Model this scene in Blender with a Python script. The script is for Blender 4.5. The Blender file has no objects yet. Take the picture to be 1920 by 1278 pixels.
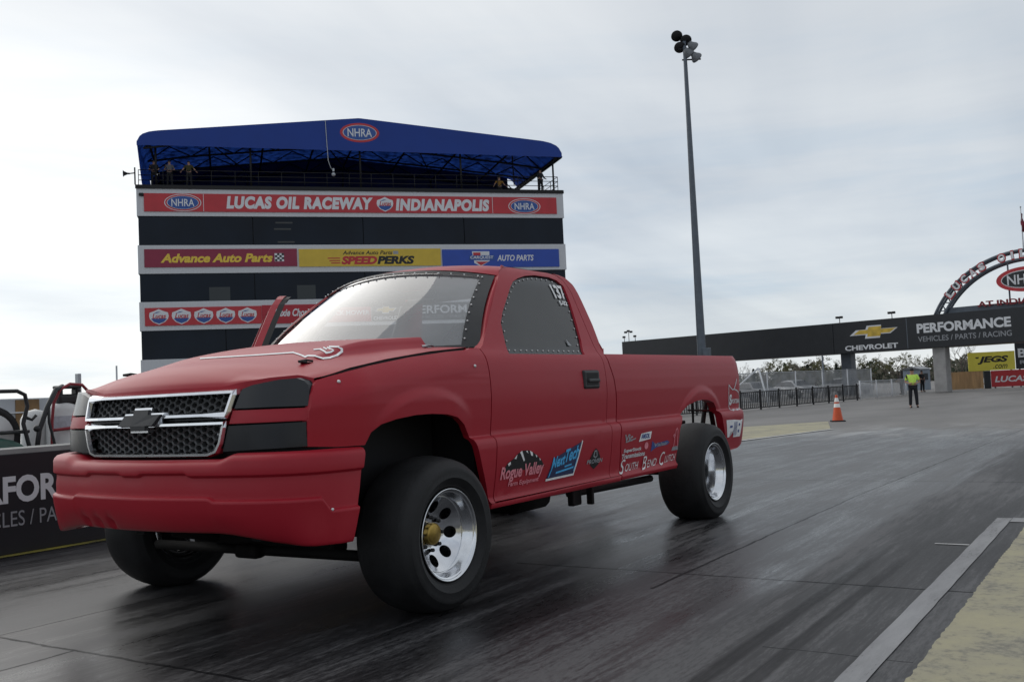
import bpy, bmesh, math, random
from mathutils import Vector, Matrix
random.seed(7)
R_ = math.radians
scene = bpy.context.scene
COL = scene.collection

# ---------------------------------------------------------------- camera
CAM = (3.785, 3.881, 1.021)
F_PX, YAW, PITCH, ROLL = 1845.98, 3.7158, 0.0524, -0.0464
cd = bpy.data.cameras.new("Camera"); cam = bpy.data.objects.new("Camera", cd); COL.objects.link(cam)
cd.sensor_width = 36.0; cd.lens = F_PX / 1920 * 36.0; cd.clip_start = 0.05; cd.clip_end = 5000
_d = Vector((math.cos(PITCH)*math.cos(YAW), math.cos(PITCH)*math.sin(YAW), math.sin(PITCH)))
_r = Vector((math.sin(YAW), -math.cos(YAW), 0)); _u = _r.cross(_d)
_c, _s = math.cos(ROLL), math.sin(ROLL)
_r2 = _c*_r + _s*_u; _u2 = -_s*_r + _c*_u
M = Matrix((( _r2.x, _u2.x, -_d.x, CAM[0]), (_r2.y, _u2.y, -_d.y, CAM[1]), (_r2.z, _u2.z, -_d.z, CAM[2]), (0, 0, 0, 1)))
cam.matrix_world = M
scene.camera = cam

# ---------------------------------------------------------------- sky, sun, exposure
SUN_AZ, SUN_EL = 4.52, R_(38)          # direction (world XY angle) the light comes from: behind the tower, to the left
sdir = Vector((math.cos(SUN_EL)*math.cos(SUN_AZ), math.cos(SUN_EL)*math.sin(SUN_AZ), math.sin(SUN_EL)))
w = bpy.data.worlds.new("World"); scene.world = w; w.use_nodes = True
nt = w.node_tree; nt.nodes.clear()
def wn(t, **k):
    n = nt.nodes.new(t)
    for a, v in k.items(): setattr(n, a, v)
    return n
out = wn('ShaderNodeOutputWorld'); bg = wn('ShaderNodeBackground'); bg.inputs['Strength'].default_value = 0.10
sky = wn('ShaderNodeTexSky', sky_type='NISHITA', sun_disc=False, sun_elevation=SUN_EL, sun_rotation=math.pi/2 - SUN_AZ)
tc = wn('ShaderNodeTexCoord')
sep = wn('ShaderNodeSeparateXYZ'); nt.links.new(tc.outputs['Generated'], sep.inputs[0])
def wmath(op, a, b=None, c=None):
    n = wn('ShaderNodeMath', operation=op)
    for i, v in enumerate((a, b, c)):
        if v is None: continue
        if isinstance(v, (int, float)): n.inputs[i].default_value = v
        else: nt.links.new(v, n.inputs[i])
    return n.outputs[0]
def wramp(v, stops):
    n = wn('ShaderNodeValToRGB'); nt.links.new(v, n.inputs[0])
    e = n.color_ramp.elements
    while len(e) < len(stops): e.new(0.5)
    for el, (p, c) in zip(e, stops): el.position = p; el.color = (c[0], c[1], c[2], 1)
    return n.outputs[0]
zc = wmath('ADD', wmath('MAXIMUM', sep.outputs[2], 0.0), 0.22)
cx = wmath('DIVIDE', sep.outputs[0], zc); cy = wmath('DIVIDE', sep.outputs[1], zc)
cv = wn('ShaderNodeCombineXYZ'); nt.links.new(cx, cv.inputs[0]); nt.links.new(cy, cv.inputs[1])
mp = wn('ShaderNodeMapping'); mp.inputs['Rotation'].default_value = (0, 0, 0.5); mp.inputs['Scale'].default_value = (0.6, 1.5, 1)
nt.links.new(cv.outputs[0], mp.inputs[0])
nz = wn('ShaderNodeTexNoise'); nz.inputs['Scale'].default_value = 0.75; nz.inputs['Detail'].default_value = 6; nz.inputs['Roughness'].default_value = 0.46
nz.inputs['Distortion'].default_value = 0.5
nt.links.new(mp.outputs[0], nz.inputs['Vector'])
dt = wn('ShaderNodeVectorMath', operation='DOT_PRODUCT'); nt.links.new(tc.outputs['Generated'], dt.inputs[0])
glow = Vector((math.cos(4.55), math.sin(4.55), 0.35)).normalized(); dt.inputs[1].default_value = glow
# cloud brightness: veil of cloud, brighter towards the hidden sun
base = wramp(wmath('MULTIPLY_ADD', dt.outputs['Value'], 0.5, 0.5),
             [(0.0, (4.3, 4.5, 4.9)), (0.55, (5.25, 5.6, 5.95)), (0.80, (6.2, 6.5, 6.8)), (0.90, (7.2, 7.45, 7.65)), (0.955, (8.7, 8.85, 8.9)), (1.0, (10.0, 10.0, 9.8))])
ncol = wramp(nz.outputs[0], [(0.30, (0.76, 0.785, 0.825)), (0.42, (0.90, 0.915, 0.935)), (0.52, (1.02, 1.02, 1.02)), (0.70, (1.22, 1.20, 1.17))])
mul = wn('ShaderNodeMix', data_type='RGBA', blend_type='MULTIPLY'); mul.inputs[0].default_value = 1.0
nt.links.new(base, mul.inputs[6]); nt.links.new(ncol, mul.inputs[7])
hz = wramp(sep.outputs[2], [(0.0, (1.26, 1.25, 1.22)), (0.07, (1.20, 1.20, 1.18)), (0.13, (1.06, 1.08, 1.10)), (0.20, (1.08, 1.085, 1.09)), (0.45, (1.0, 1.0, 1.0)), (1.0, (1.0, 1.0, 1.0))])
mul2 = wn('ShaderNodeMix', data_type='RGBA', blend_type='MULTIPLY'); mul2.inputs[0].default_value = 1.0
nt.links.new(mul.outputs[2], mul2.inputs[6]); nt.links.new(hz, mul2.inputs[7])
# thin bands of broken cloud low over the horizon, pale blue between them
mp2 = wn('ShaderNodeMapping'); mp2.inputs['Scale'].default_value = (1.6, 1.6, 13.0); nt.links.new(tc.outputs['Generated'], mp2.inputs[0])
nz2 = wn('ShaderNodeTexNoise'); nz2.inputs['Scale'].default_value = 1.5; nz2.inputs['Detail'].default_value = 7; nz2.inputs['Roughness'].default_value = 0.58; nz2.inputs['Distortion'].default_value = 0.3
nt.links.new(mp2.outputs[0], nz2.inputs['Vector'])
bcol = wramp(nz2.outputs[0], [(0.36, (0.80, 0.88, 0.955)), (0.50, (0.98, 0.99, 1.0)), (0.66, (1.10, 1.09, 1.07))])
low = wn('ShaderNodeMapRange'); low.inputs[1].default_value = 0.42; low.inputs[2].default_value = 0.10; low.inputs[3].default_value = 0.0; low.inputs[4].default_value = 0.85
nt.links.new(sep.outputs[2], low.inputs[0])
mul3 = wn('ShaderNodeMix', data_type='RGBA', blend_type='MULTIPLY'); nt.links.new(low.outputs[0], mul3.inputs[0]); nt.links.new(mul2.outputs[2], mul3.inputs[6]); nt.links.new(bcol, mul3.inputs[7])
mx = wn('ShaderNodeMix', data_type='RGBA'); mx.inputs[0].default_value = 0.93
nt.links.new(sky.outputs[0], mx.inputs[6]); nt.links.new(mul3.outputs[2], mx.inputs[7])
nt.links.new(mx.outputs[2], bg.inputs[0]); nt.links.new(bg.outputs[0], out.inputs[0])
sl = bpy.data.lights.new("Sun", 'SUN'); sl.energy = 0.75; sl.angle = R_(58); sl.color = (1, 0.96, 0.9)
so = bpy.data.objects.new("Sun", sl); COL.objects.link(so); so.rotation_euler = sdir.to_track_quat('Z', 'Y').to_euler()
scene.view_settings.view_transform = 'Standard'; scene.view_settings.look = 'None'
scene.view_settings.exposure = 0.12; scene.view_settings.gamma = 1.0
scene.render.engine = 'CYCLES'

# ---------------------------------------------------------------- materials
MATS = {}
def mat(name, color, rough=0.6, metal=0.0, spec=0.5, var=0.0, vscale=6.0, bump=0.0, bscale=40.0, coat=0.0, stretch=None, dirt=None):
    if name in MATS: return MATS[name]
    m = bpy.data.materials.new(name); m.use_nodes = True
    t = m.node_tree; b = t.nodes['Principled BSDF']
    b.inputs['Base Color'].default_value = (*color, 1); b.inputs['Roughness'].default_value = rough
    b.inputs['Metallic'].default_value = metal; b.inputs['Specular IOR Level'].default_value = spec
    b.inputs['Coat Weight'].default_value = coat; b.inputs['Coat Roughness'].default_value = 0.15
    tcn = t.nodes.new('ShaderNodeTexCoord'); vec = tcn.outputs['Object']
    if stretch:
        mpn = t.nodes.new('ShaderNodeMapping'); mpn.inputs['Scale'].default_value = stretch
        t.links.new(vec, mpn.inputs[0]); vec = mpn.outputs[0]
    if var > 0:
        n = t.nodes.new('ShaderNodeTexNoise'); n.inputs['Scale'].default_value = vscale; n.inputs['Detail'].default_value = 5
        t.links.new(vec, n.inputs['Vector'])
        r = t.nodes.new('ShaderNodeValToRGB'); e = r.color_ramp.elements
        lo = [c*(1-var) for c in color]; hi = [min(1, c*(1+var)) for c in color]
        if dirt: lo = dirt
        e[0].position = 0.3; e[0].color = (*lo, 1); e[1].position = 0.7; e[1].color = (*hi, 1)
        t.links.new(n.outputs[0], r.inputs[0]); t.links.new(r.outputs[0], b.inputs['Base Color'])
        mr = t.nodes.new('ShaderNodeMapRange'); mr.inputs[3].default_value = max(0.02, rough-0.12*min(1, var*2)); mr.inputs[4].default_value = min(1, rough+0.12*min(1, var*2))
        t.links.new(n.outputs[0], mr.inputs[0]); t.links.new(mr.outputs[0], b.inputs['Roughness'])
    if bump > 0:
        n2 = t.nodes.new('ShaderNodeTexNoise'); n2.inputs['Scale'].default_value = bscale; n2.inputs['Detail'].default_value = 4
        t.links.new(vec, n2.inputs['Vector'])
        bp = t.nodes.new('ShaderNodeBump'); bp.inputs['Strength'].default_value = bump; bp.inputs['Distance'].default_value = 0.01
        t.links.new(n2.outputs[0], bp.inputs['Height']); t.links.new(bp.outputs[0], b.inputs['Normal'])
    MATS[name] = m
    return m

RED = mat('satin_red_paint', (0.375, 0.012, 0.026), 0.43, spec=0.36, var=0.05, vscale=1.7)
BLACKP = mat('black_plastic', (0.012, 0.013, 0.015), 0.45, var=0.25, vscale=9)
BLACKM = mat('flat_black', (0.008, 0.008, 0.009), 0.7, var=0.3, vscale=12)
UNDER = mat('greasy_underbody', (0.006, 0.0055, 0.005), 0.8, spec=0.25, var=0.5, vscale=8)
LAMP = mat('smoked_lamp_cover', (0.011, 0.013, 0.017), 0.24, spec=0.5, var=0.15, vscale=3)
CHROME = mat('chrome', (0.86, 0.87, 0.89), 0.17, metal=1.0, var=0.05, vscale=14)
POLISH = mat('polished_aluminium', (0.78, 0.79, 0.81), 0.13, metal=1.0, var=0.06, vscale=22)
GOLD = mat('brass_hub', (0.42, 0.29, 0.08), 0.32, metal=1.0, var=0.2, vscale=30)
STEEL = mat('bare_steel', (0.35, 0.35, 0.36), 0.35, metal=0.9, var=0.2, vscale=20)
RUBBER = mat('tyre_rubber', (0.017, 0.017, 0.018), 0.62, spec=0.35, var=0.3, vscale=7, bump=0.15, bscale=60)
WHITE = mat('white_vinyl', (0.86, 0.86, 0.86), 0.5, var=0.08, vscale=30)
PINK = mat('pink_vinyl', (0.78, 0.26, 0.31), 0.5, var=0.12, vscale=40)
CYAN = mat('blue_vinyl', (0.08, 0.46, 0.85), 0.5, var=0.12, vscale=40)
NAVY = mat('navy_vinyl', (0.02, 0.03, 0.10), 0.5, var=0.2, vscale=40)
BLUEV = mat('royal_vinyl', (0.03, 0.07, 0.28), 0.5, var=0.2, vscale=40)
GREYV = mat('grey_vinyl', (0.32, 0.33, 0.35), 0.5, var=0.2, vscale=40)
GLINT = mat('bright_rivet', (0.70, 0.70, 0.70), 0.3, metal=0.6)
SIGNRED = mat('sign_red', (0.50, 0.035, 0.045), 0.5, var=0.08, vscale=1.5)
SIGNMAR = mat('sign_maroon', (0.26, 0.02, 0.055), 0.5, var=0.06, vscale=1.5)
SIGNYEL = mat('sign_yellow', (0.66, 0.46, 0.05), 0.5, var=0.06, vscale=1.5)
SIGNBLU = mat('sign_blue', (0.025, 0.075, 0.40), 0.5, var=0.06, vscale=1.5)
SIGNBLK = mat('sign_black', (0.016, 0.018, 0.022), 0.42, var=0.15, vscale=1.2)
SIGNWHT = mat('sign_white', (0.70, 0.71, 0.73), 0.5, var=0.05, vscale=2)
LETYEL = mat('letter_yellow', (0.80, 0.55, 0.06), 0.5)
LETRED = mat('letter_red', (0.50, 0.03, 0.04), 0.5)
LETBLU = mat('letter_blue', (0.03, 0.09, 0.32), 0.5)
LETBLK = mat('letter_black', (0.012, 0.012, 0.013), 0.5)
LETGREY = mat('letter_grey', (0.30, 0.31, 0.33), 0.5)
GOLDV = mat('gold_print', (0.62, 0.42, 0.06), 0.45, var=0.25, vscale=2)
SKIN = mat('skin', (0.42, 0.24, 0.17), 0.55, var=0.1, vscale=20)
HAIR = mat('dark_hair', (0.02, 0.015, 0.012), 0.6)
HIVIS = mat('hi_vis_cloth', (0.62, 0.92, 0.14), 0.8, var=0.1, vscale=12, bump=0.3, bscale=30)
DARKCLOTH = mat('dark_cloth', (0.013, 0.014, 0.018), 0.85, var=0.2, vscale=15, bump=0.3, bscale=30)
CONCRETE = mat('concrete', (0.36, 0.35, 0.34), 0.8, var=0.14, vscale=2.2, bump=0.3, bscale=14)
STEELGREY = mat('painted_steel', (0.10, 0.12, 0.145), 0.5, var=0.12, vscale=3)
GALV = mat('galvanised', (0.42, 0.44, 0.46), 0.45, metal=0.5, var=0.12, vscale=5)

def glassmat(name, tint, haze, hazecol, refl):
    m = bpy.data.materials.new(name); m.use_nodes = True; t = m.node_tree; t.nodes.clear()
    o = t.nodes.new('ShaderNodeOutputMaterial'); tr = t.nodes.new('ShaderNodeBsdfTransparent'); tr.inputs[0].default_value = (*tint, 1)
    g = t.nodes.new('ShaderNodeBsdfGlossy'); g.inputs['Roughness'].default_value = 0.03
    df1 = t.nodes.new('ShaderNodeBsdfDiffuse'); df1.inputs[0].default_value = (*hazecol, 1); df2 = t.nodes.new('ShaderNodeBsdfTranslucent'); df2.inputs[0].default_value = (*hazecol, 1)
    df = t.nodes.new('ShaderNodeMixShader'); df.inputs[0].default_value = 0.35; t.links.new(df1.outputs[0], df.inputs[1]); t.links.new(df2.outputs[0], df.inputs[2])
    m1 = t.nodes.new('ShaderNodeMixShader'); m2 = t.nodes.new('ShaderNodeMixShader')
    n = t.nodes.new('ShaderNodeTexNoise'); n.inputs['Scale'].default_value = 2.5; n.inputs['Detail'].default_value = 4
    c = t.nodes.new('ShaderNodeTexCoord'); t.links.new(c.outputs['Object'], n.inputs['Vector'])
    mr = t.nodes.new('ShaderNodeMapRange'); mr.inputs[1].default_value = 0.3; mr.inputs[2].default_value = 0.7
    mr.inputs[3].default_value = haze*0.8; mr.inputs[4].default_value = haze*1.2
    t.links.new(n.outputs[0], mr.inputs[0]); t.links.new(mr.outputs[0], m1.inputs[0])
    t.links.new(tr.outputs[0], m1.inputs[1]); t.links.new(df.outputs[0], m1.inputs[2])
    lw = t.nodes.new('ShaderNodeFresnel'); lw.inputs[0].default_value = 1.5
    ml = t.nodes.new('ShaderNodeMath'); ml.operation = 'MULTIPLY'; ml.use_clamp = True; ml.inputs[1].default_value = refl
    t.links.new(lw.outputs[0], ml.inputs[0]); t.links.new(ml.outputs[0], m2.inputs[0])
    t.links.new(m1.outputs[0], m2.inputs[1]); t.links.new(g.outputs[0], m2.inputs[2]); t.links.new(m2.outputs[0], o.inputs[0])
    return m
WSGLASS = glassmat('windscreen_glass', (0.86, 0.88, 0.88), 0.34, (0.78, 0.79, 0.80), 2.6)
SIDEGLASS = glassmat('smoked_polycarbonate', (0.22, 0.23, 0.24), 0.55, (0.075, 0.082, 0.088), 1.1)
TOWERGLASS = mat('tower_glass', (0.006, 0.011, 0.020), 0.10, spec=0.20, var=0.35, vscale=0.25)

# ---------------------------------------------------------------- object helpers
def link(name, me, m, parent=None, label=None):
    o = bpy.data.objects.new(name, me); COL.objects.link(o)
    if m is not None: me.materials.append(m)
    if parent is not None: o.parent = parent
    if label: o['label'] = label
    return o
def tag(o, label, cat, group=None):
    o['label'] = label; o['category'] = cat
    if group: o['group'] = group
    return o
def empty(name, loc, rotz=0.0, label=None, cat=None, group=None):
    o = bpy.data.objects.new(name, None); COL.objects.link(o); o.location = loc; o.rotation_euler = (0, 0, rotz)
    o.empty_display_size = 0.3
    if label: tag(o, label, cat, group)
    return o
def structure(o): o['kind'] = 'structure'; return o
def copy_tree(o, parent=None):
    c = o.copy(); COL.objects.link(c)
    if parent is not None: c.parent = parent
    for ch in list(o.children): copy_tree(ch, c)
    return c

class MB:
    def __init__(s): s.v = []; s.f = []; s.sm = []
    def add(s, vs, fs, smooth=False):
        b = len(s.v); s.v += [tuple(v) for v in vs]; s.f += [tuple(i+b for i in f) for f in fs]; s.sm += [smooth]*len(fs); return s
    def box(s, c, size, rotz=0.0, bev=0.0, rx=0.0, ry=0.0):
        hx, hy, hz = size[0]/2, size[1]/2, size[2]/2
        if bev > 0:
            bev = min(bev, hx*.9, hy*.9, hz*.9)
            bm = bmesh.new(); bmesh.ops.create_cube(bm, size=1.0)
            for v in bm.verts: v.co = Vector((v.co.x*size[0], v.co.y*size[1], v.co.z*size[2]))
            bmesh.ops.bevel(bm, geom=list(bm.edges), offset=bev, segments=2, affect='EDGES', profile=0.5)
            bm.verts.index_update()
            vs = [v.co.copy() for v in bm.verts]; fs = [[v.index for v in f.verts] for f in bm.faces]; bm.free()
        else:
            vs = [Vector((x, y, z)) for x in (-hx, hx) for y in (-hy, hy) for z in (-hz, hz)]
            fs = [(0, 1, 3, 2), (4, 6, 7, 5), (0, 4, 5, 1), (2, 3, 7, 6), (0, 2, 6, 4), (1, 5, 7, 3)]
        m = Matrix.Translation(Vector(c)) @ Matrix.Rotation(rotz, 4, 'Z') @ Matrix.Rotation(ry, 4, 'Y') @ Matrix.Rotation(rx, 4, 'X')
        return s.add([m @ v for v in vs], fs)
    def tube(s, pts, r, n=10, caps=True, rads=None):
        pts = [Vector(p) for p in pts]; N = len(pts); vs = []; fs = []
        prev = None
        for i, p in enumerate(pts):
            t = (pts[min(i+1, N-1)] - pts[max(i-1, 0)]).normalized()
            if prev is None:
                a = Vector((0, 0, 1)) if abs(t.z) < 0.9 else Vector((1, 0, 0))
                u = t.cross(a).normalized()
            else:
                u = (prev - t*prev.dot(t)).normalized()
            prev = u; v = t.cross(u); rr = rads[i] if rads else r
            for k in range(n):
                a = 2*math.pi*k/n; vs.append(p + (u*math.cos(a) + v*math.sin(a))*rr)
        for i in range(N-1):
            for k in range(n):
                fs.append((i*n+k, i*n+(k+1) % n, (i+1)*n+(k+1) % n, (i+1)*n+k))
        s.add(vs, fs, True)
        if caps:
            b = len(s.v) - len(vs)
            s.f.append(tuple(b+k for k in range(n))[::-1]); s.sm.append(False)
            s.f.append(tuple(b+(N-1)*n+k for k in range(n))); s.sm.append(False)
        return s
    def lathe(s, prof, c, axis='Z', n=32, closed=False, smooth=True):
        # prof: list of (h, r); h along the axis
        vs = []; fs = []; P = len(prof)
        for k in range(n):
            a = 2*math.pi*k/n; ca, sa = math.cos(a), math.sin(a)
            for h, r in prof:
                if axis == 'Z': vs.append((c[0]+r*ca, c[1]+r*sa, c[2]+h))
                elif axis == 'Y': vs.append((c[0]+r*ca, c[1]+h, c[2]+r*sa))
                else: vs.append((c[0]+h, c[1]+r*ca, c[2]+r*sa))
        rng = P if closed else P-1
        for k in range(n):
            for i in range(rng):
                j = (i+1) % P; q = (k+1) % n
                fs.append((k*P+i, k*P+j, q*P+j, q*P+i))
        return s.add(vs, fs, smooth)
    def sphere(s, c, r, n=12, sz=(1, 1, 1)):
        prof = [(-r*math.cos(math.pi*i/n), max(1e-4, r*math.sin(math.pi*i/n))) for i in range(n+1)]
        b = len(s.v); s.lathe(prof, (0, 0, 0), 'Z', n*2)
        for i in range(b, len(s.v)):
            x, y, z = s.v[i]; s.v[i] = (c[0]+x*sz[0], c[1]+y*sz[1], c[2]+z*sz[2])
        return s
    def prism(s, loop, y0, y1):   # loop in (x,z); extruded along y
        n = len(loop); vs = [(x, y0, z) for x, z in loop] + [(x, y1, z) for x, z in loop]
        fs = [tuple(range(n)), tuple(range(2*n-1, n-1, -1))] + [(i, i+n, (i+1) % n+n, (i+1) % n) for i in range(n)]
        return s.add(vs, fs)
    def grid(s, fn, nu, nv, smooth=True):
        vs = [fn(i/nu, j/nv) for i in range(nu+1) for j in range(nv+1)]
        fs = [(i*(nv+1)+j, i*(nv+1)+j+1, (i+1)*(nv+1)+j+1, (i+1)*(nv+1)+j) for i in range(nu) for j in range(nv)]
        return s.add(vs, fs, smooth)
    def mesh(s, name):
        me = bpy.data.meshes.new(name); me.from_pydata(s.v, [], s.f); me.update()
        me.polygons.foreach_set('use_smooth', s.sm)
        bm = bmesh.new(); bm.from_mesh(me); bmesh.ops.recalc_face_normals(bm, faces=bm.faces); bm.to_mesh(me); bm.free()
        return me
    def build(s, name, m, parent=None, label=None): return link(name, s.mesh(name), m, parent, label)
    def build_each(s, name, m, parent):
        """every loose piece becomes an object of its own"""
        up = list(range(len(s.v)))
        def find(a):
            while up[a] != a: up[a] = up[up[a]]; a = up[a]
            return a
        for f in s.f:
            for i in f[1:]: up[find(i)] = find(f[0])
        groups = {}
        for f, sm_ in zip(s.f, s.sm): groups.setdefault(find(f[0]), []).append((f, sm_))
        res = []
        for fl in groups.values():
            q = MB(); ids = {}
            for f, sm_ in fl:
                for i in f:
                    if i not in ids: ids[i] = len(q.v); q.v.append(s.v[i])
                q.f.append(tuple(ids[i] for i in f)); q.sm.append(sm_)
            res.append(q.build(name, m, parent))
        return res

def text2d(s, bold=0.0, shear=0.0, space=1.0):
    cu = bpy.data.curves.new('t', 'FONT'); cu.body = s; cu.size = 1.0; cu.offset = bold; cu.shear = shear; cu.space_character = space
    cu.resolution_u = 4
    o = bpy.data.objects.new('t', cu); COL.objects.link(o)
    me = bpy.data.meshes.new_from_object(o)
    vs = [(v.co.x, v.co.y) for v in me.vertices]; fs = [tuple(p.vertices) for p in me.polygons]
    bpy.data.objects.remove(o); bpy.data.curves.remove(cu); bpy.data.meshes.remove(me)
    x0 = min(v[0] for v in vs); x1 = max(v[0] for v in vs); y0 = min(v[1] for v in vs); y1 = max(v[1] for v in vs)
    return [((v[0]-x0)/(x1-x0), (v[1]-y0)/(y1-y0)) for v in vs], fs
class Sheet:
    """flat print on a sign face: local x to the right, z up, y = distance in front (negative is nearer)"""
    def __init__(s, y): s.mb = MB(); s.y = y
    def text(s, t, x0, x1, z0, z1, bold=0.0, shear=0.0, fn=None, space=1.0):
        vs, fs = text2d(t, bold, shear, space)
        s.mb.add([((fn(x0+u*(x1-x0), z0+v*(z1-z0))) if fn else (x0+u*(x1-x0), s.y, z0+v*(z1-z0))) for u, v in vs], fs); return s
    def poly(s, loop): s.mb.add([(x, s.y, z) for x, z in loop], [tuple(range(len(loop)))]); return s
    def rect(s, x0, x1, z0, z1): return s.poly([(x0, z0), (x1, z0), (x1, z1), (x0, z1)])
    def ell(s, cx, cz, rx, rz, n=40): return s.poly([(cx+rx*math.cos(2*math.pi*k/n), cz+rz*math.sin(2*math.pi*k/n)) for k in range(n)])
    def ring(s, cx, cz, rx, rz, t, n=40):
        vs = []; 
        for k in range(n):
            a = 2*math.pi*k/n
            vs += [(cx+rx*math.cos(a), s.y, cz+rz*math.sin(a)), (cx+(rx-t)*math.cos(a), s.y, cz+(rz-t)*math.sin(a))]
        s.mb.add(vs, [(2*k, 2*((k+1) % n), 2*((k+1) % n)+1, 2*k+1) for k in range(n)]); return s
    def line(s, pts, t):
        for (xa, za), (xb, zb) in zip(pts[:-1], pts[1:]):
            d = Vector((xb-xa, zb-za)); L = d.length or 1e-6; d /= L; nx, nz = -d.y*t/2, d.x*t/2
            e = t*.4
            xa2, za2, xb2, zb2 = xa-d.x*e, za-d.y*e, xb+d.x*e, zb+d.y*e
            s.poly([(xa2+nx, za2+nz), (xb2+nx, zb2+nz), (xb2-nx, zb2-nz), (xa2-nx, za2-nz)])
        return s
    def build(s, name, m, parent, label=None):
        me = bpy.data.meshes.new(name); me.from_pydata(s.mb.v, [], s.mb.f); me.update()
        return link(name, me, m, parent, label)
def panel(name, x0, x1, z0, z1, y0, y1, m, parent, label=None):
    return MB().box(((x0+x1)/2, (y0+y1)/2, (z0+z1)/2), (x1-x0, abs(y1-y0), z1-z0)).build(name, m, parent, label)
def sstep(t): t = min(1.0, max(0.0, t)); return t*t*(3-2*t)
def lerp(x, xs, ys):
    if x <= xs[0]: return ys[0]
    for i in range(len(xs)-1):
        if x <= xs[i+1]:
            return ys[i] + (ys[i+1]-ys[i])*(x-xs[i])/(xs[i+1]-xs[i])
    return ys[-1]

# ---------------------------------------------------------------- ground
def gz(x):
    """the strip falls gently away behind the start"""
    t = -5 - x
    if t < 0: return 0.0
    return -0.0125*min(t, 36)
GX = [60, 20, 8, 4, 0, -2, -4, -5, -6, -8, -12, -16, -20, -25, -30, -35, -41, -42, -60, -100, -200, -500, -1500]
GY = [-1500, -400, -120, -60, -30, -12, -6, -3.2, 0, 3.2, 6, 12, 30, 60, 200, 600]
def strip(name, x0, x1, y0, y1, dz, m, n=24, jag=0.0):
    mb = MB(); vs = []; fs = []
    for i in range(n+1):
        x = x0 + (x1-x0)*i/n
        vs += [(x, y0 + random.uniform(-jag, jag), gz(x)+dz), (x, y1 + random.uniform(-jag, jag), gz(x)+dz)]
    fs = [(2*i, 2*i+1, 2*i+3, 2*i+2) for i in range(n)]
    mb.add(vs, fs); return mb.build(name, m)

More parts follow.
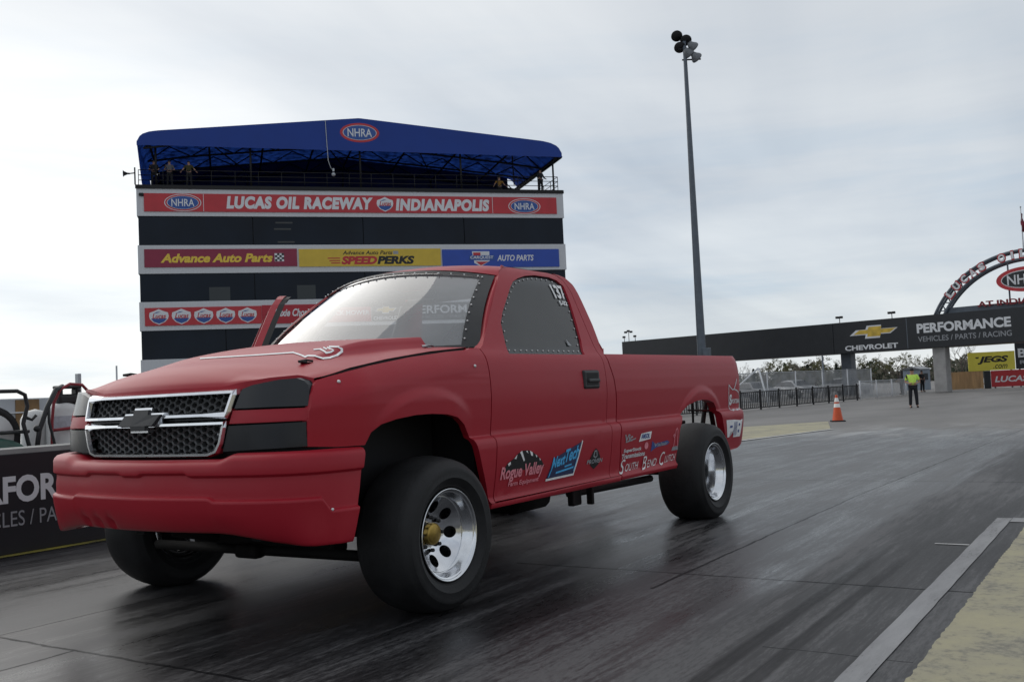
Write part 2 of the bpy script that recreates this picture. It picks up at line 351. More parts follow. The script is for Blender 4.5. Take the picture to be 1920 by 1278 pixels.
def ground_material():
    m = bpy.data.materials.new('dragstrip_asphalt'); m.use_nodes = True; t = m.node_tree; b = t.nodes['Principled BSDF']
    L = t.links.new
    def N(ty, **k):
        n = t.nodes.new(ty)
        for a, v in k.items(): setattr(n, a, v)
        return n
    def mth(op, *a, clamp=False):
        n = N('ShaderNodeMath', operation=op, use_clamp=clamp)
        for i, v in enumerate(a):
            if isinstance(v, (int, float)): n.inputs[i].default_value = v
            else: L(v, n.inputs[i])
        return n.outputs[0]
    def mr(v, a, bb, c, d, smooth=True):
        n = N('ShaderNodeMapRange'); n.interpolation_type = 'SMOOTHSTEP' if smooth else 'LINEAR'
        L(v, n.inputs[0])
        for i, q in zip((1, 2, 3, 4), (a, bb, c, d)): n.inputs[i].default_value = q
        return n.outputs[0]
    tcn = N('ShaderNodeTexCoord'); P = tcn.outputs['Object']
    sp = N('ShaderNodeSeparateXYZ'); L(P, sp.inputs[0]); X, Y = sp.outputs[0], sp.outputs[1]
    def noise(scale, sx, sy, det=5, rough=0.55, dist=0.0, off=0.0):
        mpn = N('ShaderNodeMapping'); mpn.inputs['Scale'].default_value = (sx, sy, 1); mpn.inputs['Location'].default_value = (off, off*1.7, 0); L(P, mpn.inputs[0])
        n = N('ShaderNodeTexNoise'); n.inputs['Scale'].default_value = scale; n.inputs['Detail'].default_value = det
        n.inputs['Roughness'].default_value = rough; n.inputs['Distortion'].default_value = dist; L(mpn.outputs[0], n.inputs['Vector']); return n.outputs[0]
    streak = noise(1.0, 0.22, 4.0, 6, 0.6, 0.3)           # long streaks of laid rubber
    fine = noise(1.0, 2.2, 30.0, 6, 0.7, 0.3, 3.1)
    micro = noise(1.0, 9.0, 85.0, 4, 0.7, 0.0, 5.5)
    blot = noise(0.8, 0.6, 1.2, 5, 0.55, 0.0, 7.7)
    grain = noise(90, 1, 1, 3, 0.6)
    s1 = mth('ADD', mth('MULTIPLY', streak, 0.45), mth('ADD', mth('MULTIPLY', fine, 0.30), mth('MULTIPLY', blot, 0.25)))
    k = mr(s1, 0.38, 0.62, 0.0, 1.0)
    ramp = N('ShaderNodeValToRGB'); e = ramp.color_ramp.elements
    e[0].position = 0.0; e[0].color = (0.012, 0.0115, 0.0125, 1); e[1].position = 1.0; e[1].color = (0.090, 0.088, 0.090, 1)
    e2 = e.new(0.5); e2.color = (0.029, 0.028, 0.030, 1); sheen_patch = mth('MULTIPLY', mth('MULTIPLY', mr(X, -4.2, -2.4, 0, 1), mr(X, -0.9, -1.9, 0, 1)), mth('MULTIPLY', mr(Y, -0.6, 0.5, 0, 1), mr(Y, 1.75, 1.1, 0, 1)))  # sky sheen between the wheels, painted into the colour as a lighter patch
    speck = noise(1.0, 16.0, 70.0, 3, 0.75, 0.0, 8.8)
    kk = mth('ADD', k, mth('MULTIPLY', sheen_patch, mr(fine, 0.35, 0.6, 0.15, 0.75)))
    kk = mth('ADD', kk, mth('MULTIPLY', mth('SUBTRACT', speck, 0.5), 1.9), clamp=True)
    L(kk, ramp.inputs[0])
    # clean asphalt behind the start and outside the lanes
    wob = mth('MULTIPLY', mth('SUBTRACT', noise(0.5, 0.25, 1.4, 4, 0.6, 0, 1.3), 0.5), 9.0)
    far = mr(mth('ADD', X, wob), -15.0, -21.0, 0.0, 1.0)
    clean = N('ShaderNodeValToRGB'); ce = clean.color_ramp.elements
    ce[0].position = 0.3; ce[0].color = (0.125, 0.119, 0.114, 1); ce[1].position = 0.75; ce[1].color = (0.235, 0.224, 0.215, 1)
    L(noise(0.35, 0.25, 1.0, 6, 0.6, 0.2, 4.4), clean.inputs[0])
    mixc = N('ShaderNodeMix', data_type='RGBA'); L(far, mixc.inputs[0]); L(ramp.outputs[0], mixc.inputs[6]); L(clean.outputs[0], mixc.inputs[7])
    # pale worn patch by the water box
    pale = mth('MULTIPLY', mr(X, -13.0, -17.0, 0, 1), mr(X, -24.0, -20.0, 0, 1))
    pale = mth('MULTIPLY', pale, mr(noise(0.9, 0.3, 1.3, 6, 0.65, 0.5, 9.2), 0.46, 0.62, 0.0, 0.75))
    mixp = N('ShaderNodeMix', data_type='RGBA'); L(pale, mixp.inputs[0]); L(mixc.outputs[2], mixp.inputs[6]); mixp.inputs[7].default_value = (0.26, 0.255, 0.25, 1)
    # slab joints, grooves and paired tyre marks
    jw = mth('MULTIPLY', mth('SUBTRACT', noise(3.0, 1, 1, 4, 0.7, 0, 2.0), 0.5), 0.05)
    def joint(coord, at, wd, lo=None, hi=None, other=None):
        d = mth('ABSOLUTE', mth('SUBTRACT', mth('ADD', coord, jw), at))
        v = mth('LESS_THAN', d, wd)
        if other is not None:
            v = mth('MULTIPLY', v, mth('MULTIPLY', mth('GREATER_THAN', other, lo), mth('LESS_THAN', other, hi)))
        return v
    js = [joint(X, 1.225, 0.010, -3.1, 1.0, Y), joint(X, -1.22, 0.011, 0.6, 3.12, Y), joint(Y, -0.09, 0.009, 1.22, 6.0, X),
          joint(Y, -0.72, 0.006, 0.2, 1.22, X), joint(Y, 1.68, 0.010, -18.0, -0.8, X), joint(X, -6.4, 0.012, -3.1, 3.1, Y), joint(X, -11.5, 0.015, -3.1, 6.1, Y), joint(X, 0.05, 0.004, 2.55, 3.1, Y)]
    jj = js[0]
    for q in js[1:]: jj = mth('MAXIMUM', jj, q)
    def mark(y, wd):
        d = mth('ABSOLUTE', mth('SUBTRACT', mth('ADD', Y, mth('MULTIPLY', jw, 0.6)), y))
        return mr(d, wd*0.5, wd, 1.0, 0.0)
    marks = mth('MAXIMUM', mark(2.50, 0.045), mark(2.66, 0.045))
    marks = mth('MULTIPLY', marks, mth('MULTIPLY', mr(X, -3.0, -1.0, 0, 1), 0.55))
    dark = mth('MAXIMUM', mth('MULTIPLY', jj, 0.85), marks)
    mixd = N('ShaderNodeMix', data_type='RGBA'); L(dark, mixd.inputs[0]); L(mixp.outputs[2], mixd.inputs[6]); mixd.inputs[7].default_value = (0.006, 0.006, 0.007, 1)
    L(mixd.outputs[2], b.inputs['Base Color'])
    ro = mr(mth('ADD', mth('MULTIPLY', streak, 0.4), mth('ADD', mth('MULTIPLY', blot, 0.3), mth('MULTIPLY', fine, 0.3))), 0.36, 0.64, 0.27, 0.54)
    edge = mr(mth('ADD', Y, mth('MULTIPLY', mth('SUBTRACT', streak, 0.5), 1.5)), 1.7, 2.5, 0.0, 0.62)
    ro2 = mth('MAXIMUM', mth('MAXIMUM', ro, edge), mth('MULTIPLY', far, 0.72))
    L(mth('ADD', ro2, mth('MULTIPLY', mth('SUBTRACT', speck, 0.5), 0.35), clamp=True), b.inputs['Roughness']); L(mth('MULTIPLY', mth('SUBTRACT', 1.0, mth('MULTIPLY', dark, 0.95)), 0.46), b.inputs['Specular IOR Level'])
    bp = N('ShaderNodeBump'); bp.inputs['Strength'].default_value = 0.10; bp.inputs['Distance'].default_value = 0.004
    hgt = mth('SUBTRACT', mth('ADD', mth('MULTIPLY', grain, 0.25), mth('ADD', mth('MULTIPLY', micro, 0.4), mth('MULTIPLY', fine, 0.5))), jj)
    L(hgt, bp.inputs['Height']); L(bp.outputs[0], b.inputs['Normal'])
    return m
mb = MB()
vs = [(x, y, gz(x)) for x in GX for y in GY]; ny = len(GY)
mb.add(vs, [(i*ny+j, i*ny+j+1, (i+1)*ny+j+1, (i+1)*ny+j) for i in range(len(GX)-1) for j in range(ny-1)])
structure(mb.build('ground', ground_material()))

def worn(name, c1, c2, cov, under, scale=(1, 1, 1), rough=0.75):
    m = bpy.data.materials.new(name); m.use_nodes = True; t = m.node_tree; b = t.nodes['Principled BSDF']; b.inputs['Roughness'].default_value = rough
    tcn = t.nodes.new('ShaderNodeTexCoord'); mpn = t.nodes.new('ShaderNodeMapping'); mpn.inputs['Scale'].default_value = scale; t.links.new(tcn.outputs['Object'], mpn.inputs[0])
    n1 = t.nodes.new('ShaderNodeTexNoise'); n1.inputs['Scale'].default_value = 2.0; n1.inputs['Detail'].default_value = 8; n1.inputs['Roughness'].default_value = 0.7
    n2 = t.nodes.new('ShaderNodeTexNoise'); n2.inputs['Scale'].default_value = 26; n2.inputs['Detail'].default_value = 6; n2.inputs['Roughness'].default_value = 0.7
    t.links.new(mpn.outputs[0], n1.inputs['Vector']); t.links.new(mpn.outputs[0], n2.inputs['Vector'])
    a = t.nodes.new('ShaderNodeMix'); a.data_type = 'RGBA'; a.inputs[6].default_value = (*c1, 1); a.inputs[7].default_value = (*c2, 1)
    r1 = t.nodes.new('ShaderNodeMapRange'); r1.inputs[1].default_value = 0.35; r1.inputs[2].default_value = 0.65; t.links.new(n1.outputs[0], r1.inputs[0]); t.links.new(r1.outputs[0], a.inputs[0])
    c = t.nodes.new('ShaderNodeMix'); c.data_type = 'RGBA'; c.inputs[7].default_value = (*under, 1)
    ad = t.nodes.new('ShaderNodeMath'); ad.operation = 'ADD'; t.links.new(n1.outputs[0], ad.inputs[0]); t.links.new(n2.outputs[0], ad.inputs[1])
    r2 = t.nodes.new('ShaderNodeMapRange'); r2.inputs[1].default_value = 2*cov; r2.inputs[2].default_value = 2*cov+0.22; t.links.new(ad.outputs[0], r2.inputs[0])
    t.links.new(r2.outputs[0], c.inputs[0]); t.links.new(a.outputs[2], c.inputs[6]); t.links.new(c.outputs[2], b.inputs['Base Color'])
    bp = t.nodes.new('ShaderNodeBump'); bp.inputs['Strength'].default_value = 0.4; bp.inputs['Distance'].default_value = 0.01
    t.links.new(n2.outputs[0], bp.inputs['Height']); t.links.new(bp.outputs[0], b.inputs['Normal'])
    return m
SHOULDER = worn('worn_yellow_shoulder', (0.40, 0.362, 0.225), (0.29, 0.272, 0.205), 0.52, (0.17, 0.16, 0.13))
LINEW = worn('worn_white_line', (0.31, 0.31, 0.315), (0.22, 0.22, 0.225), 0.56, (0.07, 0.07, 0.07), (0.6, 3, 1))
LINEY = worn('worn_yellow_line', (0.30, 0.25, 0.03), (0.17, 0.15, 0.03), 0.52, (0.035, 0.033, 0.03), (1, 1, 1))
LINEW2 = worn('clean_white_line', (0.50, 0.50, 0.49), (0.40, 0.40, 0.39), 0.56, (0.2, 0.2, 0.2), (0.6, 3, 1))
structure(strip('shoulder', 14, -3.55, 3.125, 14, 0.006, SHOULDER, 500, 0.005))
structure(strip('lane_line', 6, -3.78, 2.915, 3.01, 0.004, LINEW, 60, 0.002))
structure(strip('end_line', -3.60, -3.80, 3.012, 4.2, 0.004, LINEW, 4))
structure(strip('tick_line', -2.555, -2.585, 2.72, 2.91, 0.004, LINEW2, 2))
structure(strip('wall_base_line', 12, -8.8, -3.28, -3.165, 0.004, LINEY, 160, 0.012))
def patch(name, pts, dz, m):
    mb = MB(); mb.add([(x, y, gz(x)+dz) for x, y in pts], [tuple(range(len(pts)))]); return structure(mb.build(name, m))
patch('median', [(-11.0, -3.3), (-15.0, -2.86), (-19.6, -2.5), (-25.6, -4.2), (-22.6, -5.6), (-16, -7.4), (-11.0, -8.0)], 0.006, SHOULDER)
patch('median_line', [(-10.5, -3.28), (-15.0, -2.80), (-19.6, -2.42), (-19.7, -2.55), (-15.0, -2.95), (-10.5, -3.42)], 0.012, LINEW2)

# ---------------------------------------------------------------- truck surface description
PZ = [.38, .41, .425, .452, .462, .48, .52, .60, .68, .74, .765, .780, .790, .796, .801, .806, .83, .90, 1.0, 1.08, 1.14, 1.18, 1.205, 1.225, 1.24, 1.26, 1.30, 1.50, 1.66, 1.70, 1.74, 1.77, 1.795]
PY = [.932, .944, .960, .968, .958, .952, .958, .973, .984, .990, .989, .984, .977, .968, .956, .951, .953, .961, .969, .967, .961, .954, .946, .936, .925, .908, .885, .795, .722, .700, .672, .648, .615]
def zseam(x): return lerp(x, [-.49, -.40, -.37, -.085, .24, .50, .66, .74], [1.270, 1.268, 1.266, 1.244, 1.206, 1.165, 1.128, 1.105])
def prof(x, z, kind):
    if kind == 'fender':
        zs = zseam(x); t = max(0.0, .13-(zs-z))/.13
        y = lerp(min(z, 1.1), PZ, PY) - .075*min(t, 1.2)**2
        if x > .42: y -= .116*((x-.42)/.31)**2
        d = math.hypot(x-.05, z-.44)
        y += .017*sstep((.635-d)/.055)*sstep((z-.72)/.22)*sstep((x+.34)/.2)*sstep((.46-x)/.2)
        if x < -.2 and z > 1.12: y += (lerp(z, PZ, PY)-y)*sstep((-.2-x)/.25)
        return y
    y = lerp(z, PZ, PY)
    if kind == 'bed':
        if x < -4.12: y -= .12*min(1.0, (-4.12-x)/.33)**2
        d = math.hypot(x+3.36, z-.44)
        y += .016*sstep((.575-d)/.055)*sstep((z-.72)/.22)
    return y
def fx(y, z): return .91 - .17*y*y - .60*max(0.0, abs(y)-.55)**2 - .30*max(0.0, z-.95)

def side_panel(name, outer, holes, kind, m, parent, side=1, thick=.03, dx=.03, origin=(0, 0, 0), extra_z=()):
    bm = bmesh.new()
    def loop(pts):
        vs = [bm.verts.new((x, 0, z)) for x, z in pts]
        for i in range(len(vs)): bm.edges.new((vs[i], vs[(i+1) % len(vs)]))
    loop(outer)
    for h in holes: loop(h)
    bmesh.ops.triangle_fill(bm, use_beauty=True, use_dissolve=False, edges=list(bm.edges))
    xs = [p[0] for p in outer]; zs = [p[1] for p in outer]
    x = math.ceil(min(xs)/dx)*dx + .0013
    while x < max(xs):
        bmesh.ops.bisect_plane(bm, geom=list(bm.verts)+list(bm.edges)+list(bm.faces), plane_co=(x, 0, 0), plane_no=(1, 0, 0), dist=1e-5); x += dx
    zl = [z for z in PZ if min(zs) < z < max(zs)] + [.55, .66, .9, .95, 1.05, 1.13, 1.4, 1.58]
    zl += [min(zs)+.0163*k for k in range(1, 80) if kind != 'side']; zl += list(extra_z)
    for z in zl:
        if min(zs) < z < max(zs):
            bmesh.ops.bisect_plane(bm, geom=list(bm.verts)+list(bm.edges)+list(bm.faces), plane_co=(0, 0, z+.0007), plane_no=(0, 0, 1), dist=1e-5)
    bmesh.ops.remove_doubles(bm, verts=bm.verts, dist=5e-4)
    bm.verts.index_update(); bm.faces.ensure_lookup_table()
    vs = []; nrm = []
    for v in bm.verts:
        X, Z = v.co.x, v.co.z; y = prof(X, Z, kind); e = .005
        nx = -(prof(X+e, Z, kind)-prof(X-e, Z, kind))/(2*e); nz = -(prof(X, Z+e, kind)-prof(X, Z-e, kind))/(2*e)
        n = Vector((nx, 1, nz)).normalized()
        vs.append(Vector((X, y, Z))); nrm.append(n)
    faces = []; fn = []
    for f in bm.faces:
        ids = [v.index for v in f.verts]
        n = Vector((0, 0, 0))
        p = [vs[i] for i in ids]
        for i in range(len(p)): n += p[i].cross(p[(i+1) % len(p)])
        if n.y < 0: ids.reverse()
        faces.append(ids); fn.append(True)
    # returns round the edges and the inner skin
    nb = len(vs); inner = [Vector((v.x, v.y-thick, v.z)) for v in vs]
    bound = [e for e in bm.edges if len(e.link_faces) == 1]
    allv = list(vs); alln = list(nrm)
    for e in bound:
        a, b2 = e.verts[0].index, e.verts[1].index
        f = [v.index for v in e.link_faces[0].verts]
        base = len(allv)
        allv += [vs[a], vs[b2], inner[b2], inner[a]]
        quad = [base, base+1, base+2, base+3]
        c = sum((vs[i] for i in f), Vector())/len(f); mid = (vs[a]+vs[b2])/2
        n = (vs[b2]-vs[a]).cross(inner[b2]-vs[b2])
        o = mid - c; o.y = 0
        if n.dot(o) < 0: quad.reverse(); n = -n
        n.normalize(); alln += [n]*4
        faces.append(quad); fn.append(False)
    ib = len(allv); allv += inner; alln += [-n for n in nrm]
    for ids in [list(f) for f in faces if max(f) < nb]:
        faces.append([ib+i for i in ids][::-1]); fn.append(False)
    if side < 0:
        allv = [Vector((v.x, -v.y, v.z)) for v in allv]; alln = [Vector((n.x, -n.y, n.z)) for n in alln]; faces = [list(f)[::-1] for f in faces]
    ox = Vector(origin); allv = [v-ox for v in allv]
    me = bpy.data.meshes.new(name); me.from_pydata([tuple(v) for v in allv], [], [tuple(f) for f in faces]); me.update()
    me.polygons.foreach_set('use_smooth', [True]*len(me.polygons))
    me.normals_split_custom_set_from_vertices([tuple(n) for n in alln])
    bm.free()
    o = link(name, me, m, parent); o.location = origin
    return o

TRUCK = empty('pickup_truck', (0, 0, 0), 0, 'matte red drag racing pickup truck on wide slicks with far door open', 'pickup truck')

FENDER = [(.728, .832), (.62, .823), (.484, .821), (.451, .875), (.39, .907), (.297, .926), (.161, .938), (.039, .939), (-.089, .931), (-.177, .912), (-.246, .874),
          (-.295, .817), (-.330, .734), (-.374, .636), (-.425, .534), (-.455, .452), (-.490, .452), (-.490, 1.265), (-.42, 1.264), (-.405, 1.262), (-.37, 1.253), (-.23, 1.244), (-.085, 1.230), (.08, 1.214), (.24, 1.192),
          (.37, 1.174), (.50, 1.151), (.60, 1.129), (.655, 1.114), (.678, 1.094), (.704, 1.050), (.724, .985), (.730, .917)]
DOOR = [(-.498, .458), (-.498, 1.262), (-.545, 1.285), (-.70, 1.425), (-.85, 1.56), (-1.02, 1.705), (-1.075, 1.745), (-1.14, 1.772), (-1.25, 1.787), (-1.70, 1.787), (-1.775, 1.778), (-1.825, 1.74), (-1.835, 1.65),
        (-1.80, 1.24), (-1.80, .80), (-1.80, .458)]
WINDOW = [(-.744, 1.235), (-.775, 1.30), (-.819, 1.415), (-.886, 1.481), (-.997, 1.567), (-1.10, 1.648), (-1.16, 1.685), (-1.24, 1.712), (-1.358, 1.738), (-1.485, 1.752), (-1.66, 1.752),
          (-1.74, 1.735), (-1.778, 1.697), (-1.756, 1.575), (-1.709, 1.43), (-1.668, 1.323), (-1.607, 1.237)]
CORNER = [(-1.806, .458), (-1.806, 1.24), (-1.841, 1.65), (-1.832, 1.745), (-1.78, 1.787), (-1.84, 1.782), (-1.89, 1.765), (-1.925, 1.72), (-1.93, 1.60), (-1.925, 1.44), (-1.905, 1.33), (-1.868, 1.24), (-1.872, 1.166), (-1.905, 1.08), (-1.930, .94),
          (-1.935, .80), (-1.922, .68), (-1.935, .55), (-1.945, .458)]
ROCKER = [(-.455, .425), (-.455, .4495), (-1.945, .4555), (-1.948, .420)]
BED = [(-1.876, 1.243), (-1.884, 1.166), (-1.917, 1.08), (-1.943, .94), (-1.948, .80), (-1.935, .68), (-1.948, .55), (-1.960, .425), (-2.84, .425), (-2.862, .60), (-2.878, .70), (-2.927, .777), (-3.0, .828), (-3.091, .869), (-3.247, .895),
       (-3.36, .900), (-3.484, .894), (-3.60, .870), (-3.66, .83), (-3.70, .78), (-3.74, .70), (-3.80, .60), (-3.90, .47), (-4.10, .478), (-4.22, .505), (-4.33, .55), (-4.41, .63), (-4.445, .74), (-4.45, .86), (-4.435, 1.0),
       (-4.405, 1.15), (-4.375, 1.215), (-4.34, 1.238), (-4.28, 1.244)]
for sd in (1, -1):
    side_panel('fender', FENDER, [], 'fender', RED, TRUCK, sd, .035, dx=.016, extra_z=(.86, 1.08, 1.15))
    cr = side_panel('cab_corner', CORNER, [], 'side', RED, TRUCK, sd, .05)
    rk = side_panel('rocker_panel', ROCKER, [], 'side', RED, TRUCK, sd, .08)
    bd = side_panel('bed_side', BED, [], 'bed', RED, TRUCK, sd, .06, dx=.024, extra_z=(.86, 1.08))
    if sd == 1: BEDL = bd
# doors (the far one is swung open about its hinge)
HINGE = (-.498, -.93, 0)
DOORS = {}
for sd in (1, -1):
    org = (0, 0, 0) if sd == 1 else HINGE
    d = side_panel('door', DOOR, [WINDOW], 'side', RED, TRUCK, sd, .045, origin=org)
    DOORS[sd] = d
    if sd == -1:
        d.rotation_euler = (0, 0, R_(50)); d['label'] = 'open passenger door seen edge on'
    # smoked window, slightly inset, with a row of rivets
    shr = [(x+( -1.28-x)*-.02, z+(1.48-z)*-.02) for x, z in WINDOW]
    wn_ = side_panel('window', shr, [], 'side', SIDEGLASS, d, sd, .004, origin=(0, 0, 0))
    if sd == -1:
        for v in wn_.data.vertices: v.co = v.co - Vector(org)
    for v in wn_.data.vertices: v.co.y -= .014*sd
    rv = MB(); L = []
    ins = [(x+(-1.30-x)*.075, z+(1.48-z)*.085) for x, z in WINDOW]
    for i in range(len(ins)):
        a, b2 = ins[i], ins[(i+1) % len(ins)]; L.append((a, b2, math.hypot(b2[0]-a[0], b2[1]-a[1])))
    tot = sum(l[2] for l in L); nR = 40; pos = 0; q = 0; acc = 0
    for k in range(nR):
        tgt = tot*k/nR
        while acc+L[q][2] < tgt: acc += L[q][2]; q += 1
        f = (tgt-acc)/L[q][2]; x = L[q][0][0]+(L[q][1][0]-L[q][0][0])*f; z = L[q][0][1]+(L[q][1][1]-L[q][0][1])*f
        rv.sphere((x-(org[0]), sd*(prof(x, z, 'side')-.010)-org[1], z), .0052, 6)
    if sd == 1: rv.build_each('rivet', GLINT, wn_)
    else:
        tm_ = MB()
        edge = [(-.50, 1.0), (-.50, 1.262), (-.56, 1.30), (-.70, 1.425), (-.85, 1.56), (-1.02, 1.705), (-1.09, 1.75), (-1.25, 1.78), (-1.7, 1.78)]
        for a, b2 in zip(edge[:-1], edge[1:]):
            pa = [(-(prof(q[0], q[1], 'side'))+o_) for q in (a, b2) for o_ in (.045, .085)]
            tm_.add([(a[0]-org[0], pa[0]-org[1], a[1]), (a[0]-org[0], pa[1]-org[1], a[1]), (b2[0]-org[0], pa[3]-org[1], b2[1]), (b2[0]-org[0], pa[2]-org[1], b2[1])], [(0, 1, 2, 3)])
        for x0_, z0_, x1_, z1_ in ((-1.15, .86, 1.2, .72),): tm_.box((x0_-org[0], -.90-org[1], z0_), (x1_, .05, z1_), bev=.02)
        tm_.build('door_trim', BLACKM, d)
    # handle: dark recess with a bar
    hx, hz = -1.60, 1.08
    hm = MB(); yb = prof(hx, hz, 'side')
    hm.box((hx-org[0], sd*(yb-.006)-org[1], hz), (.205, .034, .118), bev=.032)
    h = hm.build('door_handle', BLACKP, d)
    MB().box((hx-org[0], sd*(yb+.0085)-org[1], hz+.004), (.150, .008, .078), bev=.02).build('handle_recess', BLACKM, h)
    MB().box((hx-.012-org[0], sd*(yb+.014)-org[1], hz-.006), (.145, .018, .024), bev=.008).build('grip', mat('dark_grey_plastic', (0.022, 0.024, 0.026), 0.45), h)

# ---- roof
def roof_fn(u, v):
    yy = -1+2*v; ay = abs(yy)
    xt = -1.035+.18*(1-yy*yy); xr = -1.925
    x = xt+(xr-xt)*u**1.4
    xe = -1.035+(xr+1.035)*u**1.4
    ze = lerp(-xe, [1.03, 1.075, 1.14, 1.25, 1.70, 1.78, 1.84, 1.89, 1.93], [1.708, 1.748, 1.774, 1.789, 1.789, 1.780, 1.765, 1.74, 1.70])
    y = prof(xe, ze, 'side')*yy
    s = min(1.0, (xt-x)/.50)
    zc = 1.783+.062*(1-(1-s)**2) - .07*max(0, (-1.62-x)/.30)**2
    return (x, y, ze+(zc-ze)*(1-ay**2.4)+.001)
MB().grid(roof_fn, 34, 32).build('roof', RED, TRUCK)
# rear wall of the cab with an open window
rw = MB()
for (x0, x1, z0, z1) in ((-.62, .62, 1.70, 1.775), (-.90, .90, .50, 1.28)):
    rw.box((-1.90, (x0+x1)/2, (z0+z1)/2), (.03, x1-x0, z1-z0))
for s in (-1, 1): rw.add([(-1.90, s*.90, 1.28), (-1.90, s*.60, 1.28), (-1.90, s*.56, 1.70), (-1.90, s*.66, 1.70)], [(0, 1, 2, 3)])
rw.build('cab_rear_wall', RED, TRUCK)

# ---- windscreen
WTOP = lambda yy: (-1.03+.18*(1-yy*yy), .672*yy, 1.705+.072*(1-yy*yy))
WBOT = lambda yy: (-.555+.27*(1-yy*yy), .872*yy, 1.268)
def ws_fn(u, v, off=0.0):
    yy = -1+2*v; a = Vector(WBOT(yy)); b2 = Vector(WTOP(yy)); p = a.lerp(b2, u)
    p.x += .03*math.sin(math.pi*u); p.z += .012*math.sin(math.pi*u)
    return p
m_ = MB(); m_.grid(lambda u, v: ws_fn(.02+.96*u, .025+.95*v), 14, 28); wsg = m_.build('windscreen', WSGLASS, TRUCK)
# black border
bd_ = MB()
def rim_strip(f, n):
    vs = []; 
    for i in range(n+1):
        a, b2 = f(i/n); vs += [a, b2]
    bd_.add(vs, [(2*i, 2*i+1, 2*i+3, 2*i+2) for i in range(n)])
up = Vector((.010, 0, .008))
rim_strip(lambda t: (ws_fn(t, 0)+up, ws_fn(.01+.98*t, .050)+up), 14); rim_strip(lambda t: (ws_fn(t, 1)+up, ws_fn(.01+.98*t, .950)+up), 14)
rim_strip(lambda t: (ws_fn(1.0, t)+up, ws_fn(.965, t)+up), 28); rim_strip(lambda t: (ws_fn(0, t)+up, ws_fn(.03, t)+up), 28)
bd_.build('window_trim', BLACKP, wsg)
rv = MB()
for i in range(9):
    for v in (.958, .042): rv.sphere(ws_fn(.1+.85*i/8, v)+Vector((.013, 0, .009)), .0055, 6)
for i in range(17): rv.sphere(ws_fn(.962, .06+.88*i/16)+Vector((.013, 0, .009)), .0055, 6)
rv.build_each('rivet', GLINT, wsg)
# A pillar skins between windscreen and door frame
for s in (-1, 1):
    pm = MB()
    def pil(u, v, s=s):
        z = 1.262+(1.79-1.262)*u
        xd = lerp(z, [1.262, 1.285, 1.425, 1.56, 1.705, 1.745, 1.772, 1.79], [-.52, -.545, -.70, -.85, -1.02, -1.075, -1.14, -1.2])
        a = Vector((xd-.01, s*prof(xd, z, 'side')-s*.004, z)); b2 = ws_fn(min(1.0, u*1.02), .0 if s < 0 else 1.0)
        if z > 1.71: b2 = Vector(WTOP(s*.995))+Vector((-.02-(z-1.71)*1.2, -s*(z-1.71)*.4, (z-1.705)*1.0))
        p = a.lerp(b2, v); p += Vector((.012, s*.010, 0))*math.sin(math.pi*v); return p
    pm.grid(pil, 22, 6); pm.build('pillar', RED, TRUCK)
# cowl panel below the glass
cw = MB(); cw.grid(lambda u, v: (-.26+(-.30)*u - .10*((2*v-1)**2)*u, -.88+1.76*v, 1.252+.008*u - .02*abs(2*v-1)**3), 4, 16); cw.build('cowl', BLACKP, TRUCK)

# ---- bonnet
ZL_Y = [0, .54, .61, .74, .84, .885]; ZL_Z = [1.108, 1.107, 1.119, 1.136, 1.142, 1.124]
def hood_top(x, y):
    ay = abs(y); ze = zseam(x)
    zcn = lerp(x, [-.75, -.4, -.05, .25, .59, .80, .90], [1.308, 1.302, 1.289, 1.270, 1.234, 1.196, 1.165])
    z = ze + (zcn-ze)*(1-min(1, ay/.885)**2.1)
    h = .055*sstep((.60-x)/.58)
    z += h*(1-sstep((ay-.585)/.05))
    return z
def hood_ye(x): return .885-(.10*((x-.42)/.31)**2 if x > .42 else 0)
def hood_pt(u, v):
    y = -.885+1.77*v; ay = abs(y)
    xf = .872-.185*y*y - .60*max(0, ay-.55)**2; xr = -.40
    x = xf+(xr-xf)*u**1.25
    zl = lerp(ay, ZL_Y, ZL_Z)
    s = min(1.0, (xf-x)/.20); f = math.sqrt(max(0, 1-(1-s)**2))
    y = y*hood_ye(x)/.885
    return (x, y, zl+(hood_top(x, y*.885/hood_ye(x))-zl)*f)
hm = MB(); hm.grid(hood_pt, 70, 96)
hood = hm.build('bonnet', RED, TRUCK)
# turned-down lip round the bonnet so it has thickness
lp = MB()
def lipstrip(pts):
    vs = []
    for p in pts: vs += [p, (p[0]-.0, p[1], p[2]-.035)]
    lp.add(vs, [(2*i, 2*i+1, 2*i+3, 2*i+2) for i in range(len(pts)-1)])
lipstrip([hood_pt(0, v/72) for v in range(73)]); lipstrip([hood_pt(1, v/72) for v in range(73)])
lp.build_each('bonnet_lip', RED, hood)
sl_ = MB()
for sd in (1, -1): sl_.tube([(x, sd*(hood_ye(x)-.018), zseam(x)-.014) for x in [-.40+.0600*i for i in range(18)]], .014, 8)
sl_.build_each('bonnet_gap_shade', BLACKM, hood)  # black strip behind the bonnet gap, put in for the shade under its edge
# hood pins
for (x, y) in ((.52, .64), (.52, -.64), (-.34, .68), (-.34, -.68)):
    hp = MB(); z = hood_top(x, y)
    hp.lathe([(0, .0), (.002, .024), (.005, .022), (.005, .006), (.018, .006), (.02, 0)], (x, y, z-.002), 'Z', 14)
    hp.tube([(x-.035, y+.01, z+.008), (x, y+.005, z+.013), (x+.035, y-.012, z+.008)], .005, 8)
    hp.box((x+.018, y, z+.006), (.045, .026, .012), rotz=.3, bev=.004)
    hp.build('bonnet_pin', BLACKM if x > 0 else STEEL, hood)
